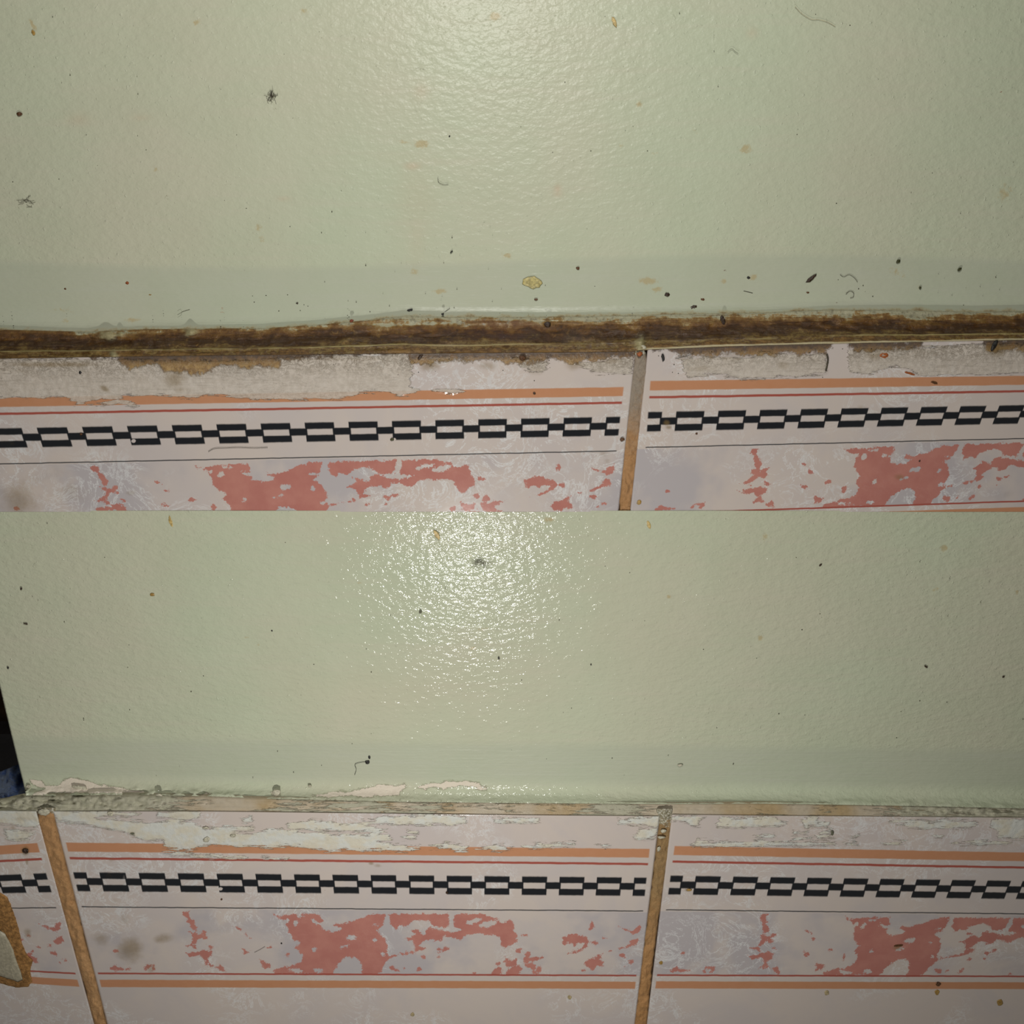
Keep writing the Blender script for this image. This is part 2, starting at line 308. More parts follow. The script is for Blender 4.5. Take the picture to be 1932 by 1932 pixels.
    # remains of wall paint
    mp = n.map((200, 200, 1500), (0, .06, 0)); sn = n.noise(1, 6, .72, mp)
    sf = n.add(smear, n.mul(n.sub(sn, .5), 34.0 if not dirty else 30.0)); sm = n.step(sf, -.3, .5)
    if dirty:
        rough_n = n.noise(700, 6, .75)
        sc = n.mix(n.step(rough_n, .30, .70), lin(184, 173, 159), lin(202, 192, 180))
        ck = n.noise(1, 8, .72, n.map((150, 150, 620)), .8); crack = n.sub(1.0, n.step(n.math('ABSOLUTE', n.sub(ck, .5)), 0.0, .022))
        near = n.sub(1.0, n.step(n.attr('fromtop'), 6.0, 60.0))
        sc = n.mix(n.mul(crack, n.mul(n.step(n.noise(70, 3, .6), .40, .6), n.add(.35, n.mul(near, .6)))), sc, lin(88, 76, 54))
        ck2 = n.noise(420, 7, .75, None, 1.2); cr2 = n.sub(1.0, n.step(n.math('ABSOLUTE', n.sub(ck2, .5)), 0.0, .06))
        sc = n.mix(n.mul(n.mul(cr2, near), .8), sc, lin(92, 80, 56))
        sc = n.mix(n.mul(n.step(n.noise(1, 5, .7, n.map((70, 70, 1300), loc=(3, 3, 3))), .54, .66), .30), sc, lin(130, 120, 102))
    else:
        sc = n.mix(n.step(n.noise(200, 5, .6), .4, .6), lin(206, 200, 182), lin(206, 207, 200))
        ck = n.noise(1, 6, .75, n.map((200, 200, 500)), 1.2); crack = n.sub(1.0, n.step(n.math('ABSOLUTE', n.sub(ck, .5)), 0.0, .010))
        sc = n.mix(n.mul(crack, n.mul(n.step(n.noise(90, 3, .6), .5, .6), .5)), sc, lin(132, 126, 104))
    col = n.mix(n.mul(sm, .92 if not dirty else .84), col, sc)
    col = n.mix(n.mul(n.band(sf, -1.4, -.1, .5), .32 if not dirty else .25), col, lin(140, 124, 104))
    # brown kitchen grease
    gf = n.add(n.add(grime, 3.0), n.mul(n.sub(n.noise(230, 8, .78), .5), 48.0)); gm = n.step(gf, -1.5, 5.0)
    gn = n.noise(520, 6, .75)
    gcol = n.mix(n.step(gn, .36, .64), lin(112, 78, 32), lin(176, 142, 84))
    gcol = n.mix(n.step(n.add(n.mul(n.attr('fromtop'), -1.0), n.mul(n.sub(gn, .5), 60.0)), -20.0, -2.0), gcol, lin(62, 40, 14))
    col = n.mix(n.mul(gm, .88), col, gcol)
    # soft soiling and fine specks
    so = n.step(n.add(soft, n.mul(n.sub(n.noise(140, 5, .65), .5), .9)), .30, 1.0)
    col = n.mix(n.mul(so, .62), col, lin(124, 102, 62))
    sp_ = n.noise(640, 4, .8); col = n.mix(n.mul(n.step(sp_, .71, .78), .40), col, lin(112, 96, 66))
    n.bump(n.noise(300, 2, .4), .00006, .35)
    n.bump(n.add(n.mul(sm, n.noise(900, 6, .8)), n.mul(sm, .5)), .00022, .9)
    n.bump(n.mul(gm, n.noise(700, 4, .7)), .00035, .8)
    return n.out(col, n.fmix(gm, n.fmix(sm, .11, .62), .25))
def ledge_mat():
    n = NT('bare_biscuit_and_old_paint', .5, .4)
    v = n.attr('v'); sm = n.attr('smear')
    st = n.noise(1, 6, .7, n.map((90, 700, 1100)), .4)
    big = n.noise(28, 3, .5)
    col = n.mix(n.step(n.noise(60, 3, .5), .35, .65), lin(166, 144, 108), lin(176, 164, 144))
    pm = n.step(n.add(n.add(st, n.mul(n.sub(big, .5), .9)), sm), .50, .56)
    col = n.mix(pm, col, n.mix(n.noise(400, 5, .7), lin(150, 150, 124), lin(192, 186, 168)))
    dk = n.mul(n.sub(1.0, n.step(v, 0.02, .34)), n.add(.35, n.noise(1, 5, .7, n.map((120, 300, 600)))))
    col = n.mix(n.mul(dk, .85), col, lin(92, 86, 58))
    dirt = n.step(n.noise(1, 6, .75, n.map((250, 500, 900), loc=(4, 4, 4))), .60, .70)
    col = n.mix(n.mul(dirt, n.mul(.6, n.step(n.add(sm, n.noise(12, 2, .5)), .5, .8))), col, lin(108, 100, 76))
    n.bump(n.add(n.mul(pm, n.noise(600, 6, .75)), st), .0004, .9)
    return n.out(col, n.fmix(pm, .35, .6))
def bead_mat():
    n = NT('greasy_brown_sealant', .3, .6)
    v = n.attr('v'); x = n.attr('x')
    hz = n.noise(1, 6, .68, n.map((55, 500, 900)), .5); blot = n.noise(170, 5, .7); fn = n.noise(900, 5, .75)
    vv = n.add(v, n.add(n.mul(n.sub(hz, .5), .75), n.mul(n.sub(blot, .5), 1.15)))
    ramp = n.t.nodes.new('ShaderNodeValToRGB'); n.set(ramp.inputs[0], vv)
    el = ramp.color_ramp.elements
    stops = [(-.0, (168, 164, 136)), (.05, (150, 124, 76)), (.14, (122, 88, 38)), (.28, (98, 64, 20)), (.40, (72, 44, 12)), (.58, (66, 42, 14)), (.70, (96, 70, 30)), (.79, (128, 106, 56)), (.86, (82, 56, 20)), (1.0, (128, 96, 46))]
    el[0].position = 0; el[0].color = (*lin(*stops[0][1]), 1); el[1].position = 1; el[1].color = (*lin(*stops[-1][1]), 1)
    for p, c in stops[1:-1]: q = el.new(p); q.color = (*lin(*c), 1)
    col = n.mix(n.mul(n.step(fn, .48, .66), .45), ramp.outputs[0], lin(48, 28, 8))
    col = n.mix(n.mul(n.step(n.noise(380, 5, .7, n.map(loc=(2, 6, 1))), .58, .7), .5), col, lin(150, 116, 58))
    ridge = n.mul(n.band(n.add(v, n.mul(n.sub(n.noise(45, 4, .6), .5), .16)), .735, .775, .018), n.step(n.noise(40, 4, .6, n.map(loc=(1, 2, 8))), .40, .55))
    col = n.mix(n.mul(ridge, .75), col, lin(166, 152, 100))
    r2 = n.mul(n.band(n.add(v, n.mul(n.sub(n.noise(90, 4, .6), .5), .12)), .93, .99, .018), n.attr('pale'))
    col = n.mix(r2, col, lin(196, 184, 148))
    kn = n.attr('knob'); col = n.mix(kn, col, lin(176, 168, 128))
    n.bump(n.add(hz, n.add(n.mul(blot, .6), n.mul(fn, .35))), .0007, .9)
    return n.out(col, n.fmix(n.attr('wet'), n.fmix(n.step(blot, .4, .6), .32, .6), .08))
def grout_mat(name, top, bot, grain=1.0):
    n = NT(name, .85, .25)
    v = n.attr('v'); a = n.noise(260, 6, .75); b = n.noise(1500, 4, .8)
    col = n.mix(n.step(n.add(v, n.mul(n.sub(a, .5), .3)), .25, .7), top, bot)
    col = n.mix(n.mul(n.step(a, .45, .68), n.add(.12, n.mul(v, .4))), col, lin(150, 108, 62))
    col = n.mix(n.mul(n.step(b, .60, .72), .6), col, lin(206, 176, 136))
    col = n.mix(n.mul(n.step(n.noise(900, 3, .7, n.map(loc=(9, 1, 3))), .64, .74), .7), col, lin(92, 62, 32))
    col = n.mix(n.mul(n.step(n.attr('edge'), .55, 1.0), .45), col, lin(96, 74, 46))
    capn = n.step(n.add(n.attr('cap'), n.mul(n.sub(n.noise(600, 5, .8), .5), 1.2)), .45, .65)
    col = n.mix(n.mul(capn, .9), col, n.mix(n.step(b, .45, .6), lin(128, 122, 98), lin(206, 204, 190)))
    n.bump(n.add(a, n.mul(b, .5)), .0007*grain, .9)
    return n.out(col)
def plain(name, c, rough=.6, var=.15, bump=.0002, sc=800, spec=.5):
    n = NT(name, rough, spec); d = tuple(x*(1-var*2.2) for x in c)
    col = n.mix(n.step(n.noise(sc, 4, .7), .35, .65), d, c); n.bump(n.noise(sc*1.4, 4, .7), bump, .7)
    return n.out(col)
M_wall_up = wall_mat('green_satin_paint', .38, .00030, .30); M_wall_lo = wall_mat('green_gloss_paint', .10, .00034, .22); M_t1 = tile_mat(True); M_t2 = tile_mat(False); M_ledge = ledge_mat(); M_bead = bead_mat()
M_g1 = grout_mat('grey_tan_grout', lin(150, 138, 124), lin(176, 134, 92)); M_g2 = grout_mat('orange_tan_grout', lin(150, 122, 84), lin(178, 134, 88))
M_g3 = grout_mat('sandy_orange_grout', lin(180, 138, 94), lin(188, 146, 102), 1.2)

# ------------------------------------------------------------------ upper wall
STEP = 3.2
def wall_grid(x0, x1, yfun0, yfun1, step=STEP, left=None):
    ny = int(600/step); nx = int((x1-x0)/step)
    U, V = np.meshgrid(np.linspace(0, 1, nx), np.linspace(0, 1, ny))
    return U, V
U, V = wall_grid(-90, 2030, None, None)
X = -90+U*2120; Y0 = -70; YB = G0(X)+3
Y = Y0+(YB-Y0)*V
up_tan = [(934,31,13,8,0,.9),(574,21,8,6,0,.7),(370,42,7,6,0,.8),(62,48,4,16,-25,.8),(795,272,15,9,10,.85),(762,268,16,4,5,.6),(1206,196,7,6,0,.8),(1172,275,6,4,0,.6),(1407,281,13,9,-15,.75),(1310,248,9,6,0,.45),(957,482,8,6,0,.8),(1223,530,20,7,3,.9),(1240,546,12,6,-10,.7),(487,430,8,8,0,.6),(494,450,10,8,60,.4),(294,320,5,7,0,.6),(1421,523,9,6,-20,.8),(1366,532,5,5,-50,.8),(1735,543,4,5,0,.6),(830,550,14,6,0,.65),(783,513,10,7,20,.6),(120,585,30,5,8,.4),(250,604,16,5,0,.7),(1896,365,18,16,-50,.5),(1695,512,26,14,0,.35),(125,605,8,5,0,.6),(1235,288,12,5,0,.4)]
up_rud = [(778,314,16,8,0,.7),(795,172,14,16,0,.35),(1052,357,7,9,0,.7),(148,225,22,12,0,.35),(785,380,40,80,0,.22),(786,440,20,60,0,.25),(1419,62,11,10,0,.4),(265,222,18,6,0,.3),(1052,366,10,6,0,.5),(535,375,12,4,0,.4),(780,300,90,14,5,.12)]
up_dk = [(790,130,19,10,15,.62),(757,115,7,5,0,.45),(512,180,9,10,0,.62),(517,205,7,5,0,.4),(48,381,14,7,15,.5),(430,349,14,4,5,.45),(265,303,16,3,8,.5),(313,372,6,6,0,.55),(1602,555,12,9,0,.45),(1237,540,12,12,0,.3),(1030,585,14,6,0,.45),(820,345,8,8,0,.3),(1765,80,10,10,0,.25),(70,525,40,40,30,.2),(1000,600,400,14,0,.35)]
band_u = np.clip((Y-(487+.012*(1000-X)*0+12*np.sin(X/310)))/14, 0, 1)
depth = -.0022*np.clip((Y-(YB-26))/26, 0, 1)**2 + .00035*np.sin(X/170)*np.sin(Y/130+1)
wu = grid_obj('wall_upper', P(X, Y, Y_UP+depth), M_wall_up, dict(band=band_u, patch=np.full(X.shape, -14.), stain=gauss(X, Y, up_tan), ruddy=gauss(X, Y, up_rud), soil=gauss(X, Y, up_dk), grease=G0(X)-Y))
tag(wu, kind='structure')

# ------------------------------------------------------------------ lower wall, its left end is an outside corner
U, V = wall_grid(-90, 2030, None, None)
Yt = 963.5
Yr = Yt+(1500-Yt)*V
XL = np.maximum(-90, 14+(Yr-1350)*.235)
X = XL+(2030-XL)*U
Y = Yt+(W2(X)+1-Yt)*V
lo_tan = [(1035,981,12,5,0,.8),(912,1187,16,4,0,.5),(893,1223,8,4,0,.7),(1262,1126,5,5,0,.7),(1781,1034,8,7,0,.8),(1444,1013,9,9,0,.45),(1434,1205,7,6,0,.7),(1765,1112,7,4,-30,.6),(465,1202,6,3,0,.6),(488,1215,5,4,60,.45),(885,1049,9,4,0,.5),(677,1100,7,4,0,.5),(770,1215,4,4,0,.4),(1919,1117,4,5,0,.6)]
lo_dk = [(908,1061,14,7,0,.62),(130,1212,14,4,10,.35),(180,1246,8,5,30,.35),(48,1292,8,6,30,.35),(60,1325,30,60,-20,.18),(1020,1213,10,3,0,.35),(1040,1278,14,2,5,.4),(793,1157,5,5,0,.5)]
B_patch = [A2([(560,215),(640,205),(700,210),(740,195),(790,180),(880,170),(900,155),(1000,160),(1095,155),(1105,180),(1070,200),(1060,235),(980,235),(900,240),(850,250),(760,245),(620,240),(500,245),(430,240)]),
           A2([(1180,180),(1240,150),(1300,145),(1350,150),(1400,130),(1480,135),(1540,128),(1600,140),(1640,135),(1650,160),(1700,180),(1690,195),(1640,195),(1600,170),(1500,165),(1380,185),(1300,170),(1250,190)]),
           A1([(220,120),(300,125),(340,170),(300,185),(240,160)]), A1([(330,165),(430,160),(470,120),(520,108),(620,125),(700,150),(780,165),(890,180),(960,195),(1080,210),(1020,228),(860,215),(700,220),(560,212),(400,215),(240,235),(250,210),(340,190)]),
           A1([(1480,215),(1540,220),(1500,240),(1450,240)]), A2([(130,215),(180,205),(195,240),(140,245)])]
Pf = union(B_patch, X, Y)
band_l = np.clip((Y-(1385+.012*X))/16, 0, 1)*np.clip((1478+.01*X-Y)/20, 0, 1)
k = np.clip((Y-(W2(X)-42))/42, 0, 1)
depth = -.0042*k**2.2 + .00035*np.sin(X/150+2)*np.sin(Y/140)
nz = np.array([mnoise.fractal(Vector((a/9, b/5, 0)), .8, 2.2, 4) for a, b in zip(X.ravel()[::1], Y.ravel())]).reshape(X.shape) if False else None
def vnoise(X, Y, sx, sy, seed):   # cheap value noise in numpy
    r = np.random.default_rng(seed).random((256, 256)); a = X/sx; b = Y/sy; i = np.floor(a).astype(int); j = np.floor(b).astype(int)
    fa = a-i; fb = b-j; fa = fa*fa*(3-2*fa); fb = fb*fb*(3-2*fb); g = lambda p, q: r[p % 256, q % 256]
    return (g(i, j)*(1-fa)+g(i+1, j)*fa)*(1-fb)+(g(i, j+1)*(1-fa)+g(i+1, j+1)*fa)*fb-.5
rg = np.clip((Y-(W2(X)-14))/10, 0, 1)*(np.clip((560-X)/300, 0, 1)+.12+np.clip((X-1500)/400, 0, .25))
depth += -.0016*rg*vnoise(X, Y, 16, 6, 4)-.0007*rg*vnoise(X, Y, 6, 4, 5)
PTS = P(X, Y, Y_LO+depth)
# the wall end returns backwards around the corner
ret = np.stack([PTS[:, 0]+np.array([.0002, d, 0]) for d in (.06, .03, .012, .004, .0012)], 1)
PTS = np.concatenate([ret, PTS], 1); padc = lambda a: np.concatenate([np.repeat(a[:, :1], 5, 1), a], 1)
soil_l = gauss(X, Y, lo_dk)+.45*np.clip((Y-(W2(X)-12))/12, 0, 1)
wl = grid_obj('wall_lower', PTS, M_wall_lo, {k_: padc(v_) for k_, v_ in dict(band=band_l, patch=Pf, stain=gauss(X, Y, lo_tan), ruddy=gauss(X, Y, [(700,1300,300,40,0,.08)]), soil=soil_l, grease=np.full(X.shape, 99.)).items()})
tag(wl, kind='structure')

# ------------------------------------------------------------------ tiles
def tile(name, Ltop, Lbot, Rtop, Rbot, top, ybot, yplane, H, mat, smears, grimes, softs, chips, label, step=2.6, bl=True, br=True, grp=None):
    (lx0, ly0), (lx1, ly1) = Ltop, Lbot; (rx0, ry0), (rx1, ry1) = Rtop, Rbot
    wpx = max(rx0, rx1)-min(lx0, lx1); nx = int(wpx/step); hpx = ybot-ly0; ny = int(hpx/step)
    uu = np.linspace(0, 1, nx); be = np.array([0, 1.2, 2.4, 3.6])/wpx
    uu = np.unique(np.concatenate([uu, be, 1-be])); vv = np.unique(np.concatenate([np.linspace(0, 1, ny), np.array([0, 1., 2., 3.2])/hpx]))
    U, V = np.meshgrid(uu, vv)
    Xm = U*(rx0-lx0)+lx0; Yt_ = top(Xm); Y = Yt_+(ybot-Yt_)*V
    L = lx0+(lx1-lx0)*(Y-ly0)/(ly1-ly0); R = rx0+(rx1-rx0)*(Y-ry0)/(ry1-ry0); X = L+(R-L)*U
    d = np.full(X.shape, 9.0)
    if bl: d = np.minimum(d, (X-L))
    if br: d = np.minimum(d, (R-X))
    d = np.minimum(d, (Y-Yt_)*1.3)
    q = np.clip(1-d/3.4, 0, 1); dep = .0008*(1-np.sqrt(np.clip(1-q*q, 0, 1)))
    sm = union(smears, X, Y); gr = union(grimes, X, Y)
    s_, t_ = ap(np.linalg.inv(H), X, Y); rx, ry = ap(HM, s_, t_)
    pk = union(PINK, rx, ry, HOLES)
    relief = -.00016*np.clip((sm+2)/4, 0, 1)*(1+1.2*vnoise(X, Y, 5, 3, 11))
    PT = P(X, Y, yplane+dep+relief)
    o = grid_obj(name, PT, mat, dict(s=s_, t=t_, pink=pk, smear=sm, grime=gr, soft=gauss(X, Y, softs), fromtop=Y-Yt_, chip=gauss(X, Y, chips)))
    c0 = P((lx0+rx0)/2, ybot, yplane)
    root = bpy.data.objects.new(name, None); COL.objects.link(root); root.location = [float(a) for a in c0]; root.empty_display_size = .02
    o.name = 'glazed_face'; o.parent = root; o.location = [-float(a) for a in c0]
    tag(root, label, 'tile', grp); return root, L, R
# traced paint remains and grease
T1 = lambda p: Z(0, 560, p); T2 = lambda p: Z(480, 560, p); T3 = lambda p: Z(960, 560, p); T4 = lambda p: Z(1432, 560, p)
SM_T = [T1([(-300,440),(600,455),(1932,470),(1940,735),(1750,738),(1650,722),(1620,712),(1500,710),(1450,738),(1380,745),(1300,735),(1230,722),(1120,712),(900,720),(880,738),(820,742),(740,738),(700,758),(640,765),(600,780),(540,792),(560,770),(490,742),(470,730),(-300,738)]),
        T1([(850,735),(910,745),(1010,800),(960,802),(870,775),(780,790),(640,788),(800,765)]),
        T2([(-10,470),(200,440),(1100,415),(1160,480),(1150,560),(1140,650),(1200,668),(1170,695),(1060,720),(990,690),(760,695),(740,715),(640,735),(560,745),(-10,742)]),
        T2([(1290,680),(1400,670),(1520,690),(1450,710),(1380,702),(1300,692)]), T3([(480,480),(700,470),(915,430),(890,560),(760,560),(600,545)]), T3([(30,450),(300,470),(240,560),(100,520)]),
        T3([(1240,440),(1932,440),(1940,590),(1700,595),(1500,560),(1300,590)]), T4([(-10,400),(490,420),(495,560),(200,592),(-10,570)]), T4([(650,390),(1960,330),(1960,560),(1200,572),(1000,500),(800,560),(660,540)])]
GR_T = [T1([(-300,420),(500,430),(850,440),(950,520),(1030,510),(1150,480),(1200,540),(1390,555),(1560,520),(1650,490),(1760,515),(1960,490),(1960,400),(-300,400)]),
        T2([(-10,380),(-10,498),(170,512),(200,455),(400,432),(600,425),(1140,400),(1150,490),(1350,478),(1600,455),(1960,470),(1960,380)]),
        T3([(-20,380),(-20,480),(150,480),(300,450),(500,475),(700,440),(905,425),(930,380)]), T3([(1010,370),(1100,380),(1300,425),(1600,410),(1932,430),(1932,340),(1010,350)]),
        T4([(-10,330),(-10,415),(200,410),(480,405),(520,370),(520,330)]), T4([(660,320),(660,365),(800,395),(1150,375),(1180,330)]), T4([(1640,310),(1660,380),(1720,410),(1800,390),(1960,370),(1960,300)])]
SO_T = [(100,688,130,7,0,.8),(30,700,60,10,0,.5),(640,678,160,5,0,.6),(850,680,60,10,0,.7),(1150,680,30,12,0,.7),(1400,672,60,12,0,.6),(1750,665,60,14,0,.5),(330,715,26,24,0,.9),(340,735,30,8,0,.7),(197,733,14,7,30,1.0),(810,690,26,14,0,.9),(920,690,26,12,0,.8),(1085,690,30,14,0,.7),(1010,700,30,14,0,.5),(1320,695,40,10,0,.7),(1290,675,30,12,0,.6),(1480,690,20,14,0,.7),(1650,670,30,16,0,.8),(1880,660,26,18,0,.9),(30,940,60,40,0,.75),(130,930,60,30,0,.55),(90,900,80,40,0,.45),(245,930,16,8,0,.6),(1138,856,14,10,0,.6),(1145,870,10,12,0,.5),(5,830,40,60,0,.3),(1258,798,9,8,0,.9),(1262,806,8,5,0,1.),(1697,900,14,8,0,.8),(1625,768,14,6,0,.6),(455,780,12,6,0,.6),(560,775,20,6,0,.4),(700,700,80,12,0,.3),(1040,760,6,6,0,.5),(1890,935,60,20,0,.4)]
CH_T = [(252,832,5,4,0,1.),(744,829,4,3,0,1.)]
tg = 'pink marbled border tiles with a black chain print'
tl, Ltl, Rtl = tile('ceramic_tile', (-90, 676), (-90, 964), (1200, 664), (1167.5, 964), E1, 965.5, Y_T1, HTL, M_t1, SM_T, GR_T, SO_T, CH_T,
     'wide marbled tile under the brown greasy sealant, left of the upper grout line', bl=False)
tr, _, _ = tile('ceramic_tile', (1221, 664), (1188.5, 964), (2030, 640), (2030, 964), E1, 965.5, Y_T1, HTR, M_t1, SM_T, GR_T, SO_T, [],
     'marbled tile under the brown greasy sealant, right of the upper grout line', br=False)
SM_B = [A2([(240,435),(320,425),(420,415),(540,425),(640,440),(780,445),(850,455),(900,475),(960,485),(940,505),(840,505),(700,500),(560,490),(420,495),(330,480),(240,480)]),
 A2([(785,415),(880,410),(900,390),(1020,385),(1150,385),(1300,375),(1400,385),(1535,390),(1545,440),(1400,450),(1300,440),(1200,455),(1130,435),(1040,450),(960,430),(880,450),(790,450)]),
 A2([(1740,405),(1932,398),(2075,402),(2078,434),(1932,434),(1760,432)]),
 A2([(-10,510),(110,480),(230,480),(400,510),(600,520),(830,520),(860,500),(980,520),(1000,560),(900,575),(1000,590),(1200,610),(1210,625),(1120,640),(960,640),(860,635),(780,640),(640,630),(550,640),(420,625),(360,615),(250,600),(130,620),(50,610),(-10,595)]),
 A2([(1270,605),(1400,580),(1500,598),(1560,608),(1540,640),(1470,642),(1400,622),(1280,612)]), A2([(1620,630),(1700,610),(1760,590),(1880,618),(1860,635),(1800,642),(1740,640),(1720,625)]),
 A2([(1110,485),(1195,490),(1190,510),(1120,505)]), A2([(1080,532),(1180,530),(1170,548),(1090,545)]), A2([(60,685),(250,690),(240,702),(80,698)]),
 A3([(100,600),(250,588),(480,578),(482,597),(300,612),(150,628)]), A3([(640,592),(740,598),(700,612)]), A3([(795,415),(900,395),(1112,390),(1100,450),(1060,467),(950,452),(880,442),(800,442)]),
 A3([(905,545),(950,488),(1030,480),(1072,472),(1082,510),(1050,548),(960,562)]), A3([(1180,378),(1435,388),(1380,410),(1392,462),(1330,462),(1300,430),(1200,412)]),
 A3([(1510,455),(1550,388),(1700,400),(1932,392),(1940,462),(1700,464),(1520,464)]), A3([(1330,592),(1380,558),(1500,578),(1932,565),(1935,602),(1500,612),(1370,608)]), A3([(1780,535),(1932,520),(1932,540),(1800,547)]),
 A4([(-10,388),(120,388),(140,420),(195,440),(160,458),(-10,458)]), A4([(315,420),(370,388),(422,388),(430,428),(515,435),(500,468),(420,462),(370,452),(340,474)]), A4([(-10,572),(230,568),(400,578),(550,572),(565,590),(300,602),(-10,602)]),
 A4([(245,498),(355,493),(345,514),(255,516)]), A4([(236,541),(392,541),(385,553),(240,553)]), A4([(470,490),(532,478),(522,510),(450,525),(545,540),(420,550),(420,530)]), A4([(615,582),(720,576),(720,588),(620,594)]), A4([(640,532),(735,530),(700,545)]),
 A4([(900,584),(1062,571),(1000,592)]), A4([(950,428),(1100,408),(1250,425),(1350,408),(1500,425),(1590,428),(1550,468),(1400,477),(1280,472),(1200,482),(1100,467),(1060,440)]), A4([(1690,405),(1960,405),(1960,552),(1750,542),(1740,490),(1690,450)]),
 A4([(1400,585),(1600,568),(1845,573),(1800,594),(1600,592)]), A4([(1275,528),(1345,526),(1330,545)]),
 A1([(-300,330),(285,335),(310,410),(290,440),(260,470),(150,460),(40,440),(-300,440)]), A1([(30,480),(250,500),(200,560),(60,560)]),
 A1([(360,335),(560,345),(740,345),(1040,365),(1000,390),(780,385),(700,395),(740,410),(1000,420),(1100,440),(1250,420),(1400,430),(1500,480),(1640,455),(1850,470),(1850,490),(1700,500),(1932,530),(1936,602),(1750,612),(1650,600),(1560,592),(1420,622),(1300,642),(1200,602),(1190,560),(1050,560),(900,500),(600,440),(420,420)]),
 A1([(1145,350),(1460,350),(1450,395),(1340,420),(1150,387)]), A1([(1758,402),(1830,385),(1837,426),(1780,428)]), A1([(1180,648),(1500,668),(1800,684),(1780,698),(1450,686),(1250,668)])]
SO_B = [(245,1790,30,30,20,.95),(310,1770,26,12,-10,.8),(190,1770,24,18,0,.7),(235,1735,14,24,0,.5),(220,1700,40,16,0,.4),(285,1828,14,14,0,.6),(200,1765,90,50,0,.3),(210,1622,9,8,0,.6),(205,1650,16,14,0,.45),(52,1760,10,14,0,.8),(48,1605,9,10,0,1.2),(51,1626,4,10,0,.8),(25,1562,10,8,0,.7),(60,1640,26,12,0,.5),(250,1572,7,4,0,.9),(275,1580,14,7,0,.5),(700,1629,7,4,0,.9),(713,1633,10,5,0,.7),(1297,1679,7,4,0,1.1),(1460,1735,14,9,0,.4),(1830,1825,10,6,0,.5),(1693,1788,12,6,0,.9),(60,1880,60,60,0,.3),(1850,1700,60,60,0,.15),(340,1540,60,8,0,.5),(40,1545,60,8,0,.6),(1900,1550,60,14,0,.4)]
CH_B = [(416,1677,5,3.5,0,1.),(234,1658,8,24,0,.42),(215,1649,14,5,0,.30),(250,1664,10,5,0,.38)]
t2, _, _ = tile('ceramic_tile', (-90, 1545), (-90, 1975), (73, 1545), (190, 1975), E2, 1975, Y_T2, HBL, M_t2, SM_B, [], SO_B, [],
     'narrow strip of marbled tile at the bottom left, beside the widest orange grout line', bl=False)
t3, _, _ = tile('ceramic_tile', (103, 1545), (213, 1975), (1244.5, 1545), (1193, 1975), E2, 1975, Y_T2, HM, M_t2, SM_B, [], SO_B, CH_B,
     'whole width marbled tile in the lower row with scraped paint, between two grout lines')
t4, _, _ = tile('ceramic_tile', (1266, 1545), (1215, 1975), (2030, 1545), (2030, 1975), E2, 1975, Y_T2, HBR, M_t2, SM_B, [], SO_B, [],
     'marbled tile in the lower row at the right, ochre spot near its bottom corner', br=False)
for o in (tl, tr, t2, t3, t4): o['group'] = tg

# top edges of the lower tiles (a narrow shelf that runs back to the wall)
def shelf(x0, x1, parent, seed):
    nx = int((x1-x0)/2.6); U, V = np.meshgrid(np.linspace(0, 1, nx), np.linspace(0, 1, 16)); X = x0+(x1-x0)*U
    Ya = W2(X)-3; Yb = E2(X)+.8; Y = Ya+(Yb-Ya)*V
    y = (Y_LO-.0035)+((Y_T2+.0006)-(Y_LO-.0035))*V**1.0
    rough = (np.clip((420-X)/300, 0, 1)+.12+np.clip((X-1600)/500, 0, .5))*np.sin(np.pi*np.clip(V, 0, 1))
    y = y-.0022*rough*(vnoise(X, Y, 14, 5, seed)+.6*vnoise(X, Y, 5, 3, seed+1))
    sm = .45*np.clip((420-X)/300, 0, 1)+.3*np.clip((X-1600)/250, 0, 1)+.25*np.exp(-((X-1160)/70)**2)-.10
    o = grid_obj('top_edge', P(X, Y, y), M_ledge, dict(v=V, smear=sm), parent=parent); o['label'] = 'tan unglazed top edge with scraped old paint'; o.location = [-a for a in parent.location]
    return o
shelf(-90, 92, t2, 21); shelf(92, 1250, t3, 22); shelf(1250, 2030, t4, 23)

# ------------------------------------------------------------------ greasy sealant bead of the upper joint
nx = 800; U, V = np.meshgrid(np.linspace(0, 1, nx), np.linspace(0, 1, 34)); X = -90+2120*U
Ya = G0(X)-1; Yb = E1(X)+1.5; Y = Ya+(Yb-Ya)*V
prof = np.interp(V, [0, .12, .35, .55, .70, .76, .80, .92, 1], [.0022, .0026, .0036, .0050, .0062, .0070, .0066, .0074, .0078])
knob = gauss(X, Y, [(203, 632, 15, 7, 0, 1.), (360, 626, 9, 7, 0, 1.), (215, 671, 7, 8, 0, .8), (228, 631, 7, 4, 0, .8), (1208, 650, 8, 12, 0, .9)])
dep = -prof - .0009*(vnoise(X, Y, 30, 7, 31)+.6*vnoise(X, Y, 9, 4, 32))*np.sin(np.pi*V) - .0016*knob
dep[0] = -.0018; dep[-1] = -.0076
bead = grid_obj('sealant_bead', P(X, Y, Y_UP+dep), M_bead, dict(v=V-(.17*np.clip((X-620)/160, 0, 1)-.05)*(1-V)**1.5, x=X/1932, pale=np.clip((X-1200)/30, 0, 1)*.9, wet=np.clip(1-np.abs(X-930)/300, 0, 1)**.5, knob=np.clip(knob*1.2+vnoise(X, Y, 6, 4, 8)*.8*(knob > .1), 0, .75)))
tag(bead, 'long brown greasy sealant bead between the pale green wall and the upper tiles', 'sealant')

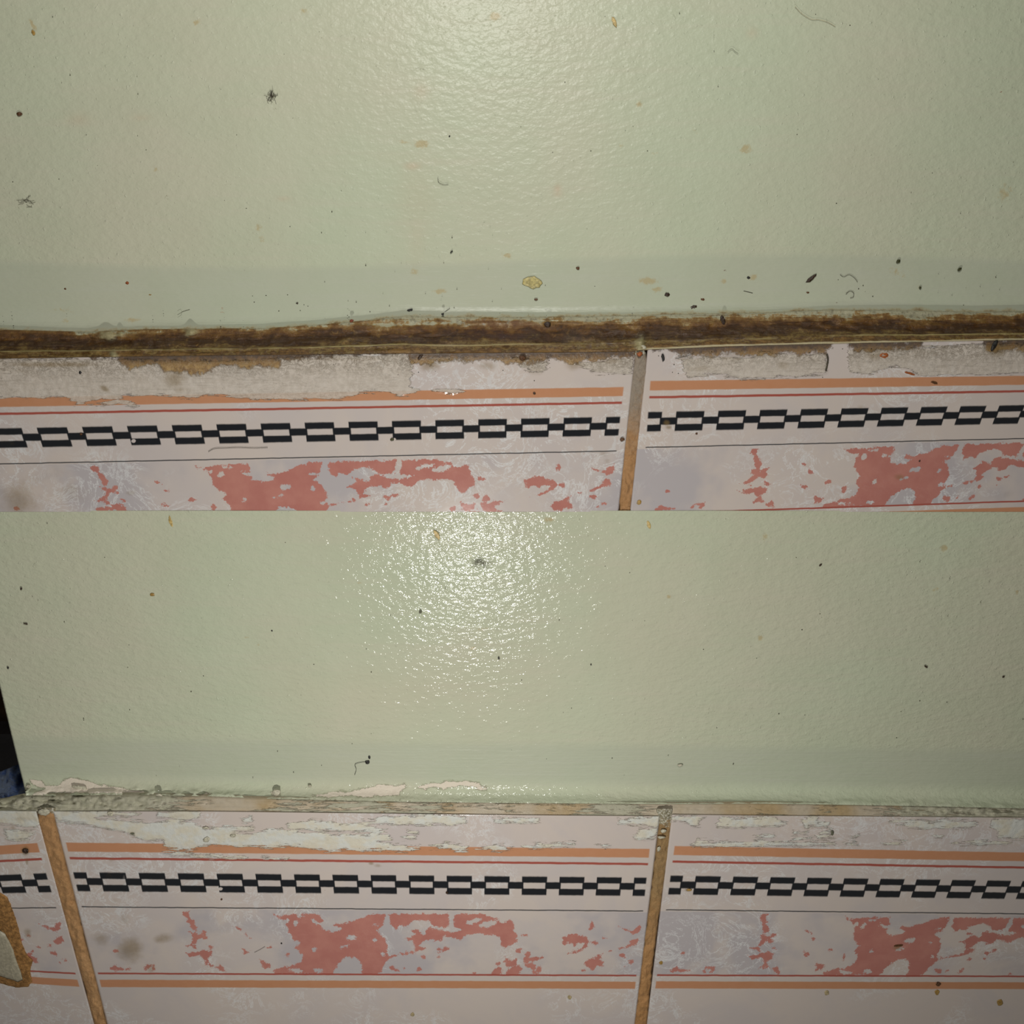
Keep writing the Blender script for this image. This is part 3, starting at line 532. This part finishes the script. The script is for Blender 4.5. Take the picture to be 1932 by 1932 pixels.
# ------------------------------------------------------------------ grout lines
def grout(name, Lp, Rp, y0, y1, yplane, mat, label, seed, cap=26, bulge=.0004):
    Lc, Rc = cur([(b, a) for a, b in Lp]), cur([(b, a) for a, b in Rp])
    ny = int((y1-y0)/2); U, V = np.meshgrid(np.linspace(0, 1, 18), np.linspace(0, 1, ny)); Y = y0+(y1-y0)*V
    L = Lc(Y)-1.2+3.4*vnoise(Y, Y*0, 9, 9, seed+9); R = Rc(Y)+1.2+2.6*vnoise(Y, Y*0+5, 7, 9, seed+10); X = L+(R-L)*U
    a = 2*U-1
    y = yplane+.0006-bulge*(1-a*a)-.0009*(vnoise(X, Y, 7, 9, seed)*1.0+.5*vnoise(X, Y, 3, 4, seed+1))*(1-a**4)
    y = np.where(np.abs(a) > .98, yplane+.0014, y)
    o = grid_obj(name, P(X, Y, y), mat, dict(v=V, edge=np.abs(a), cap=np.clip(1-(Y-y0)/cap, 0, 1)))
    return tag(o, label, 'grout', 'grout lines between the tiles')
grout('grout_line', [(1199,655),(1198,674),(1190,720),(1185,767),(1179,830),(1168,965)], [(1213,655),(1219,671),(1221,710),(1213,775),(1204,845),(1189,965)], 656, 966, Y_T1, M_g1,
      'grey tan grout line in the upper row, turning orange at its lower end', 51, 30)
grout('grout_line', [(1240,1528),(1242,1556),(1236,1620),(1199,1921),(1193,1976)], [(1268,1528),(1267,1554),(1262,1600),(1243,1725),(1229,1828),(1221,1921),(1215,1976)], 1526, 1976, Y_T2, M_g2,
      'thin brown grout line with white paint crumbs on top, in the lower row', 61, 60)
grout('grout_line', [(70,1526),(72,1551),(85.4,1606),(103.5,1668),(129.4,1758),(155,1841),(176,1921),(190,1976)], [(106,1526),(105,1551),(114,1585),(127,1637),(140,1688),(160.5,1774),(181,1849),(198,1921),(213,1976)], 1524, 1976, Y_T2, M_g3,
      'widest orange tan grout line slanting down at the lower left', 71, 20, .0007)

# ------------------------------------------------------------------ solid outline prisms (flakes, plugs)
def prism(name, pts, y0, thick, mat, parent=None, dome=.35, rnd=.0, sub=3):
    pts = [tuple(p) for p in pts]; 
    for _ in range(sub):
        q = []
        for i, p in enumerate(pts):
            r = pts[(i+1) % len(pts)]; d = math.hypot(r[0]-p[0], r[1]-p[1])
            q += [p, ((p[0]+r[0])/2+random.uniform(-rnd, rnd)*d, (p[1]+r[1])/2+random.uniform(-rnd, rnd)*d)]
        pts = q
    cx = sum(p[0] for p in pts)/len(pts); cy = sum(p[1] for p in pts)/len(pts); n = len(pts); vs = []; fs = []
    for k_, dd in ((1.0, 0), (.94, .6), (.75, .9), (.4, 1.0)):
        for p in pts: vs.append(P(cx+(p[0]-cx)*k_, cy+(p[1]-cy)*k_, y0-thick*dd*(1+dome*random.uniform(-1, 1)*(dd > .5))))
    vs.append(P(cx, cy, y0-thick))
    for r in range(3):
        for i in range(n): j = (i+1) % n; fs.append((r*n+i, r*n+j, (r+1)*n+j, (r+1)*n+i))
    for i in range(n): fs.append((3*n+i, 3*n+(i+1) % n, 4*n))
    fs.append(tuple(range(n-1, -1, -1)))
    me = bpy.data.meshes.new(name); me.from_pydata([tuple(map(float, v)) for v in vs], [], fs); me.update()
    import bmesh
    bm = bmesh.new(); bm.from_mesh(me); bmesh.ops.recalc_face_normals(bm, faces=bm.faces); bm.to_mesh(me); bm.free()
    me.materials.append(mat); me.polygons.foreach_set('use_smooth', [True]*len(me.polygons))
    o = bpy.data.objects.new(name, me); COL.objects.link(o)
    if parent: o.parent = parent
    return o
M_sand = plain('orange_grout_lump', lin(168, 124, 74), .85, .25, .0006, 700, .2)
M_plug = plain('pale_grey_tile_sliver', lin(172, 164, 142), .4, .12, .0002)
g = prism('grout_patch', A1([(-60,900),(50,960),(100,1080),(150,1250),(190,1380),(245,1440),(225,1530),(240,1600),(210,1640),(60,1632),(-60,1600)]), Y_T2+.0003, .0009, M_sand, rnd=.06, dome=.15)
tag(g, 'rough orange grout patch at the far lower left, ending above the lower stripe', 'grout')
p = prism('tile_sliver', A1([(-60,1180),(38,1240),(100,1360),(168,1580),(130,1597),(90,1582),(-60,1530)]), Y_T2-.0005, .0007, M_plug, rnd=.03, dome=.1)
tag(p, 'pale tile sliver set in the rough orange grout patch at the left edge', 'tile')

# ------------------------------------------------------------------ behind the wall end: dark recess and blue cloth
M_dark = plain('dark_brown_recess', lin(120, 90, 64), .8, .3, .001, 60); M_blk = plain('black_gap_shade', lin(52, 50, 54), .7, .2, .0005, 90)
def box(name, a, b, mat, kind=None):
    vs = [(x, y, z) for x in (a[0], b[0]) for y in (a[1], b[1]) for z in (a[2], b[2])]
    fs = [(0, 1, 3, 2), (4, 6, 7, 5), (0, 4, 5, 1), (2, 3, 7, 6), (0, 2, 6, 4), (1, 5, 7, 3)]
    me = bpy.data.meshes.new(name); me.from_pydata(vs, [], fs); me.materials.append(mat)
    o = bpy.data.objects.new(name, me); COL.objects.link(o)
    if kind: o['kind'] = kind
    return o
pb = P(12, 1380, .10)
box('wall_behind', (-.6, .14, -.3), (.2, .15, .4), M_dark, 'structure')
bb = P(0, 1385, .09); b2 = P(0, 1440, .09)
bd = box('gap_shade_backdrop', (-.5, .09, float(b2[2])-.10), (.0, .10, float(bb[2])), M_blk); tag(bd, 'black board painting in the shade of the recess behind the left end of the lower wall', 'backdrop')  # no real panel: near-black sheet stands in for the darkness of the gap
def cloth():
    n = NT('blue_woven_cloth', .8, .2)
    a = n.noise(1, 5, .7, n.map((500, 500, 1800), (0, .9, 0))); b = n.noise(120, 4, .6)
    col = n.mix(n.step(b, .4, .62), lin(84, 112, 172), lin(150, 168, 200)); col = n.mix(n.mul(n.step(a, .5, .64), .45), col, lin(150, 152, 142))
    col = n.mix(n.mul(n.step(n.noise(300, 3, .6), .58, .68), .6), col, lin(26, 36, 78))
    n.bump(n.add(a, b), .0012, .9); m = n.out(col)
    U, V = np.meshgrid(np.linspace(0, 1, 50), np.linspace(0, 1, 40)); X = -110+165*U; Yt = 1500-66*U-.0*U; Y = Yt+(1536-Yt)*V
    y = .022-.022*V+.006*vnoise(X, Y, 22, 16, 91)+.003*vnoise(X, Y, 8, 12, 92)
    o = grid_obj('blue_cloth', P(X, Y, y), m); sol = o.modifiers.new('thickness', 'SOLIDIFY'); sol.thickness = .001; sol.offset = -1
    tag(o, 'crumpled blue cloth tucked behind the left end of the lower wall', 'cloth')
cloth()

# ------------------------------------------------------------------ stuck crumbs, splashes, fluff and hairs
def fm(name, c, rough=.5): return plain(name, lin(*c), rough, .2, .00015, 1500)
MT = dict(tan=fm('dried_tan_splash', (206, 178, 112), .3), yellow=fm('dried_yellow_splash', (196, 182, 120), .3), brown=fm('brown_crumb', (98, 62, 30)), dark=fm('dark_brown_crumb', (58, 38, 22), .4),
          black=fm('black_crumb', (34, 32, 28)), orange=fm('orange_crumb', (168, 92, 44)), red=fm('rust_red_crumb', (142, 62, 28), .3), olive=fm('olive_crumb', (64, 66, 24)), ochre=fm('ochre_spot', (176, 140, 74), .4),
          hair=fm('dark_fibre', (66, 58, 42)), grey=fm('grey_crumb', (112, 112, 92)), cream=fm('cream_paint_flake', (204, 198, 176), .55), pale=fm('pale_tan_film', (186, 168, 128), .4))
def plane_y(x, y):
    if y < 590: return Y_UP-.0001
    if y < E1(x): 
        v = (y-G0(x))/max(1., E1(x)-G0(x)); return -float(np.interp(v, [-.5, 0, .35, .7, 1], [.0012, .0024, .0040, .0066, .0080]))
    if y < 965: return Y_T1-.0001
    if y < W2(x)-30: return Y_LO-.0002
    if y < W2(x): return Y_LO-.0002-.0042*float(np.clip((y-(W2(x)-42))/42, 0, 1))**2.2
    if y < E2(x): return Y_T2+.001
    return Y_T2-.0001
def fleck(kind, mat, x, y, rx, ry, ang, label, cat='crumb', grp=None, thick=None):
    n = 9; pts = []
    for i in range(n):
        t = 2*math.pi*i/n; k_ = random.uniform(.78, 1.15); c, s_ = math.cos(math.radians(ang)), math.sin(math.radians(ang))
        a, b = rx*k_*math.cos(t), ry*k_*math.sin(t); pts.append((x+a*c-b*s_, y+a*s_+b*c))
    th = thick or min(rx, ry)*.00012
    o = prism(kind, pts, plane_y(x, y), th, MT[mat], rnd=.10, dome=.35, sub=1)
    where = 'the upper wall' if y < G0(x) else 'the upper tiles and sealant' if y < 965 else 'the lower wall' if y < W2(x) else 'the lower tiles'
    return tag(o, label, cat, {'splash': 'dried splashes on ', 'crumb': 'crumbs stuck to ', 'paint flake': 'paint flakes on ', 'paint chip': 'paint flakes on '}[cat]+where)
def tube_mesh(paths, rad, mat, name):
    vs, fs = [], []
    for path in paths:
        base = len(vs); m = len(path)
        for i, p in enumerate(path):
            a = Vector(path[max(0, i-1)]); b = Vector(path[min(m-1, i+1)]); t = (b-a).normalized(); u = t.cross(Vector((0, 1, 0))).normalized(); v = t.cross(u)
            for k_ in range(6):
                an = k_*math.pi/3; vs.append(Vector(p)+u*math.cos(an)*rad+v*math.sin(an)*rad)
        for i in range(m-1):
            for k_ in range(6): j = (k_+1) % 6; fs.append((base+i*6+k_, base+i*6+j, base+(i+1)*6+j, base+(i+1)*6+k_))
        fs.append(tuple(base+5-k_ for k_ in range(6))); fs.append(tuple(base+(m-1)*6+k_ for k_ in range(6)))
    me = bpy.data.meshes.new(name); me.from_pydata([tuple(v) for v in vs], [], fs); me.materials.append(MT[mat]); me.update()
    me.polygons.foreach_set('use_smooth', [True]*len(me.polygons))
    o = bpy.data.objects.new(name, me); COL.objects.link(o); return o
def spl(pts, n=6):
    out = []
    for i in range(len(pts)-1):
        p0, p1, p2, p3 = (np.array(pts[max(0, i-1)]), np.array(pts[i]), np.array(pts[i+1]), np.array(pts[min(len(pts)-1, i+2)]))
        for k_ in range(n):
            t = k_/n; out.append(tuple(.5*((2*p1)+(-p0+p2)*t+(2*p0-5*p1+4*p2-p3)*t*t+(-p0+3*p1-3*p2+p3)*t**3)))
    return out+[tuple(pts[-1])]
def hair(pts, label, rad=.00006, mat='hair', lift=.0002, cat='hair', grp=None, name='hair'):
    path = [tuple(map(float, P(a, b, plane_y(a, b)-lift))) for a, b in spl(pts)]
    return tag(tube_mesh([path], rad, mat, name), label, cat, grp)
def fluff(x, y, rx, ry, n, mat, label, rad=.00003):
    ps = []
    for _ in range(n):
        a = (x+random.gauss(0, rx*.55), y+random.gauss(0, ry*.55)); pts = [a]
        an = random.uniform(0, 6.28)
        for _ in range(3): an += random.uniform(-1.2, 1.2); a = (a[0]+math.cos(an)*rx*.35, a[1]+math.sin(an)*ry*.45); pts.append(a)
        ps.append([tuple(map(float, P(q[0], q[1], plane_y(*q)-.00015))) for q in spl(pts, 3)])
    return tag(tube_mesh(ps, rad, mat, 'fluff'), label, 'fluff')
FL = [
 ('splash','tan',678,70,5,14,-35,'largest tan elongated drip high on the upper wall, left of centre','splash'),
 ('splash','tan',1159,41,4,11,-16,'small tan oval drip high on the upper wall, right of centre','splash'),
 ('splash','ochre',63,62,3.5,6,-20,'ochre drip at the upper left corner of the upper wall','splash'),
 ('splash','yellow',1004,533,18,12,5,'broad yellow splash low on the upper wall near the centre','splash'),
 ('crumb','brown',36,215,6,4,0,'brown crumb on the upper wall near its left edge','crumb'),
 ('crumb','dark',1308,581,10,5,-20,'large dark brown crumb just above the sealant, right of centre','crumb'),
 ('crumb','dark',1259,556,5.5,4.5,0,'round dark brown crumb below the olive smear on the upper wall','crumb'),
 ('crumb','brown',1326,565,4.5,2.6,10,'thin brown crumb above the large dark brown crumb','crumb'),
 ('crumb','dark',1531,525,13,4,-42,'slanting dark brown worm shaped crumb on the upper wall','crumb'),
 ('crumb','brown',1524,552,3,2,0,'tiny brown crumb under the worm shaped crumb','crumb'),
 ('crumb','black',1412,524,4,3,0,'black crumb touching a tan smear on the upper wall','crumb'),
 ('crumb','olive',1695,493,4.5,3.5,-40,'olive green crumb, left one of the two at the right of the upper wall','crumb'),
 ('crumb','olive',1810,508,5,3.2,-30,'olive green crumb nearest the right edge of the upper wall','crumb'),
 ('crumb','brown',1368,510,4,2,10,'small brown crumb above the black crumb with a tan smear','crumb'),
 ('crumb','brown',1090,506,4,3,20,'brown crumb up and right of the broad yellow splash','crumb'),
 ('crumb','brown',1011,565,4,2.2,0,'brown crumb below the broad yellow splash','crumb'),
 ('crumb','black',848,257,1.8,1.8,0,'tiny round black dot in the middle of the upper wall','crumb'),
 ('crumb','black',852,475,4,1.4,-45,'thin black sliver in the middle of the upper wall','crumb'),
 ('crumb','black',773,586,7,3.2,-18,'black crumb just above the sealant, left of centre','crumb'),
 ('crumb','black',835,593,2.6,2.2,0,'tiny black crumb above the glistening part of the sealant','crumb'),
 ('crumb','red',663,605,4,3.4,0,'rust red crumb on the upper rim of the sealant','crumb'),
 ('crumb','orange',240,534,3.8,3.2,20,'orange crumb low on the upper wall at the left','crumb'),
 ('crumb','ochre',283,556,3.2,2,0,'ochre crumb right of and below the orange crumb','crumb'),
 ('crumb','brown',123,545,2.8,1.8,20,'tiny brown crumb low on the upper wall at the far left','crumb'),
 ('splash','orange',420,588,9,2.4,-4,'orange brown streak just above the sealant at the left','splash'),
 ('splash','orange',419,582,4,3,-20,'orange brown dab on top of the orange brown streak','splash'),
 ('crumb','brown',1579,572,5,1.8,-5,'flat brown crumb above the sealant, right of the worm shaped crumb','crumb'),
 ('crumb','dark',561,572,2.2,1.6,0,'tiny dark crumb on the upper wall, left of the rust red one','crumb'),
 ('crumb','red',1889,173,4,1.3,-35,'thin red brown crumb on the upper wall near its right edge','crumb'),
 ('crumb','olive',1736,543,2.6,3,0,'faint olive crumb between the two olive green ones','crumb'),
 ('crumb','brown',986,675,6,6,0,'square dark brown crumb on the upper left tile, right below the sealant','crumb'),
 ('crumb','black',1251,675,3.4,8,-6,'upright black crumb at the top left of the upper right tile','crumb'),
 ('crumb','dark',1364,604,5,9,-20,'dark crumb in the sealant right of the upper grout line','crumb'),
 ('crumb','dark',1033,612,8,6,0,'dark crumb in the sealant left of the upper grout line','crumb'),
 ('crumb','brown',1174,829,5,4,-25,'brown crumb on the upper left tile beside the end of the chain print','crumb'),
 ('crumb','dark',1008,742,3,2.2,20,'dark crumb on the orange stripe of the upper left tile','crumb'),
 ('crumb','brown',1314,818,2.2,2,0,'tiny brown dot below the chain print of the upper right tile','crumb'),
 ('crumb','black',151,703,3,3,0,'round black crumb on the paint remains of the upper left tile','crumb'),
 ('crumb','dark',793,673,3,7,35,'dark sliver hanging below the sealant left of centre','crumb'),
 ('crumb','orange',1668,670,9,6,0,'orange smear on the paint remains of the upper right tile','splash'),
 ('crumb','orange',1718,705,11,2,16,'thin orange streak above the stripe of the upper right tile','splash'),
 ('crumb','brown',1763,722,7,2.6,14,'brown smear on the orange stripe of the upper right tile','splash'),
 ('crumb','black',1876,652,13,5,-60,'black lump at the right end of the sealant','crumb'),
 ('crumb','ochre',1206,948,5,5,0,'ochre spot at the bottom of the upper right tile beside the grout','splash'),
 ('crumb','orange',1207,668,6,5,0,'orange lump at the top of the upper grout line','crumb'),
 ('crumb','olive',740,829,4,3,0,'olive crumb on a chain link of the upper left tile','crumb'),
 ('crumb','dark',1735,870,2,1.6,0,'tiny dark crumb on the pink marbling of the upper right tile','crumb'),
 ('crumb','brown',153,819,3,2.6,0,'brown crumb on the chain print at the left of the upper left tile','crumb'),
 ('splash','tan',824,1009,4.5,11,-33,'tan drip among the glistening paint at the top of the lower wall','splash'),
 ('splash','tan',1224,990,3.6,8.5,-12,'tan drip at the top of the lower wall, right of centre','splash'),
 ('splash','tan',322,984,3.4,12,-18,'tan drip at the top of the lower wall at the left','splash'),
 ('crumb','ochre',287,1122,5.5,3.2,-5,'ochre crumb on the left of the lower wall','crumb'),
 ('crumb','grey',793,1155,3.2,3,0,'grey crumb below the glistening area of the lower wall','crumb'),
 ('crumb','dark',1548,1066,4,1.6,-40,'dark sliver on the right half of the lower wall','crumb'),
 ('crumb','dark',40,1111,2,2.6,20,'dark crumb on the lower wall near its left edge','crumb'),
 ('crumb','dark',48,1177,5,1.3,8,'thin dark dash on the lower wall near its left edge','crumb'),
 ('crumb','black',15,1260,2.4,2,20,'black crumb at the very left edge of the lower wall','crumb'),
 ('crumb','black',513,1190,1.8,1.6,0,'small black dot on the left half of the lower wall','crumb'),
 ('crumb','black',941,1242,1.6,3,-30,'upright black sliver in the middle of the lower wall','crumb'),
 ('crumb','black',1115,1254,1.6,1.6,0,'small black dot right of the centre of the lower wall','crumb'),
 ('crumb','dark',1747,1258,4,1.6,30,'dark sliver low on the right half of the lower wall','crumb'),
 ('crumb','dark',1893,1277,2.6,1.8,-20,'dark crumb low on the lower wall near its right edge','crumb'),
 ('crumb','black',693,1438,4.5,3.5,0,'black crumb with a hair low on the lower wall','crumb'),
 ('crumb','black',697,1429,2.2,3.5,-10,'small black crumb above the crumb with a hair','crumb'),
 ('paint_chip','cream',1283,1444,5,2,0,'white nick low on the lower wall, right of centre','paint chip'),
 ('crumb','dark',48,1606,7,5,0,'dark rust spot on the orange stripe of the lower left tile strip','crumb'),
 ('crumb','grey',250,1573,5,2,0,'dark grey dab near the top of the whole lower tile','crumb'),
 ('crumb','grey',1570,1571,3,5,0,'dark grey dab near the top of the lower right tile','crumb'),
 ('crumb','ochre',1300,1679,5.5,2.6,-8,'ochre crumb below the chain print of the lower right tile','crumb'),
 ('crumb','ochre',1247,1817,4,3.6,0,'ochre spot beside the thin brown grout line','splash'),
 ('crumb','pale',1075,1882,4,4.5,0,'faint tan spot below the lower stripe of the whole lower tile','splash'),
 ('crumb','pale',1560,1873,5,5,0,'faint tan spot below the lower stripe of the lower right tile','splash'),
 ('crumb','brown',1770,1857,5,4,0,'brown crumb on the lower orange stripe of the lower right tile','crumb'),
 ('crumb','ochre',1768,1872,4.5,5.5,-10,'ochre drip hanging below the brown crumb on the lower orange stripe','splash'),
 ('crumb','ochre',1887,1892,6.5,6.5,-30,'largest ochre spot at the bottom right corner','splash'),
 ('crumb','dark',843,1684,3,2.6,0,'dark crumb on a chain link of the whole lower tile','crumb'),
 ('crumb','pale',778,1914,4,4,0,'faint tan spot at the bottom of the whole lower tile','splash'),
 ('crumb','black',531,1780,1.6,1.6,0,'tiny black dot on the marbling of the whole lower tile','crumb'),
 ('crumb','brown',418,1697,2.2,1.8,0,'tiny brown dot below the chain print of the whole lower tile','crumb'),
 ('crumb','brown',1695,1784,9,2.4,-8,'brown smear on the pink marbling of the lower right tile','splash'),
 ('crumb','orange',922,1536,2.6,1.6,0,'tiny orange crumb on the top edge of the whole lower tile','crumb')]
names = {'splash': 'dried_splash', 'crumb': 'crumb', 'paint chip': 'paint_chip'}
for k_, m_, x, y, rx, ry, an, lab, cat in FL:
    fleck(names[cat], m_, x, y, rx, ry, an, lab, cat, thick=(min(rx, ry)*.000018 if cat == 'splash' else None))
fluff(789, 131, 22, 10, 46, 'hair', 'dark tangled fluff high on the upper wall, left of centre')
fluff(512, 181, 8, 9, 34, 'hair', 'olive grey fluff on the left half of the upper wall', .00003)
fluff(48, 381, 14, 6, 16, 'hair', 'brown fluff on the upper wall near its left edge', .00003)
fluff(908, 1062, 13, 6, 40, 'hair', 'olive fluff among the glistening paint on the lower wall', .00003)
hair([(694,1438),(683,1438),(670,1442),(672,1452),(669,1462)], 'thin black hair hanging from the black crumb on the lower wall', .00007, 'black')
hair([(1500,12),(1512,25),(1530,36),(1545,37),(1562,42),(1576,50)], 'long fine hair at the top right of the upper wall', .00004, 'pale')
hair([(393,852),(405,846),(425,845),(450,844),(480,845),(505,844)], 'long dark hair below the chain print of the upper left tile', .00006, 'hair')
hair([(1274,676),(1290,673),(1305,668),(1309,665)], 'short hair at the top of the upper right tile', .00006)
hair([(1585,518),(1592,522),(1602,518),(1612,524),(1618,532)], 'curled hair right of the worm shaped crumb', .00005)
hair([(1403,549),(1412,551),(1420,553)], 'straight dark fibre below the black crumb with a tan smear', .00009)
hair([(835,592),(841,587),(849,581)], 'short fibre rising from the tiny black crumb above the sealant', .00006)
hair([(826,335),(828,344),(838,348),(846,347)], 'curved dark fibre in the middle of the upper wall', .00005)
hair([(335,594),(345,588),(358,584)], 'thin fibre above the sealant at the left', .00005)
hair([(1373,98),(1380,92),(1388,98),(1393,101)][::-1], 'small faint fibre at the upper right of the upper wall', .00004)
hair([(480,1797),(490,1792),(500,1786)], 'short hair on the marbling of the whole lower tile', .00005)
hair([(1596,555),(1603,549),(1610,552),(1610,560),(1604,562)], 'ring shaped fibre above the sealant at the right', .00006)
hair([(1560,668),(1562,680),(1558,700)], 'dark upright streak of dirt on the upper right tile', .00025, 'hair', 0.0, 'dirt', name='dirt_streak')
# crusty remains of old paint at the wall foot and on the lower tiles
for x, y, rx, ry, lab in ((522,1496,8,7,'white paint lump on the foot of the lower wall, left of centre'),(208,1535,6,5,'curled paint flake on the top edge area of the whole lower tile'),(390,1584,7,5,'round paint flake above the orange stripe of the whole lower tile'),
                          (440,1577,6,3,'thin paint flake right of the round flake on the whole lower tile'),(1252,1568,6,4,'white paint crumb on the thin brown grout line'),(1248,1580,8,3,'second white paint crumb on the thin brown grout line'),
                          (1243,1602,4,6,'white paint crumb lowest on the thin brown grout line'),(388,1562,7,3,'small paint flake above the round flake on the whole lower tile'),(584,1483,4,2,'tiny white blister on the lower wall'),
                          (84,1532,12,7,'lumpy white filler at the top of the widest orange grout line'),(300,1500,7,3,'white lump in the crumbling joint at the left'),(203,632,12,5,'pale lump in the brown sealant at the left'),(360,625,7,4,'pale knob on the rim of the brown sealant'),
                          (1212,655,8,5,'white paint crumb where the upper grout line meets the sealant'),(53,1485,5,5,'small cream lump at the left corner of the lower wall'),(150,1486,16,4,'flat cream flake at the foot of the lower wall, left end')):
    fleck('paint_flake', 'cream', x, y, rx, ry, random.uniform(-15, 15), lab, 'paint flake', thick=.0005)
# a dusting of uncounted specks
def dust():
    vs, fs = [], []
    r = random.Random(5)
    for i in range(420):
        if i < 150:
            if i % 2: continue
            x = r.uniform(0, 1932); y = G0(x)-abs(r.gauss(0, 34))-3
        elif i < 240: x = r.uniform(0, 1932); y = r.uniform(10, 580)
        elif i < 330: x = r.uniform(20, 1932); y = r.uniform(975, 1480)
        else: x = r.uniform(0, 1932); y = E1(x)+8+abs(r.gauss(0, 26))
        if 965 < y < 1500 and x < 60: continue
        a = r.uniform(.5, 1.3); b = a*r.uniform(.5, 1); py = plane_y(x, y); base = len(vs)
        c = P(x, y, py)
        for k_ in range(6): t = k_*math.pi/3; vs.append(tuple(P(x+a*math.cos(t), y+b*math.sin(t), py)))
        vs.append(tuple(P(x, y, py-.00012)))
        for k_ in range(6): fs.append((base+k_, base+(k_+1) % 6, base+6))
    me = bpy.data.meshes.new('dust_specks'); me.from_pydata([tuple(map(float, v)) for v in vs], [], fs); me.materials.append(MT['hair'])
    o = bpy.data.objects.new('dust_specks', me); COL.objects.link(o); tag(o, 'fine dark specks of dust scattered over both walls and tiles', 'dust', kind='stuff')
dust()
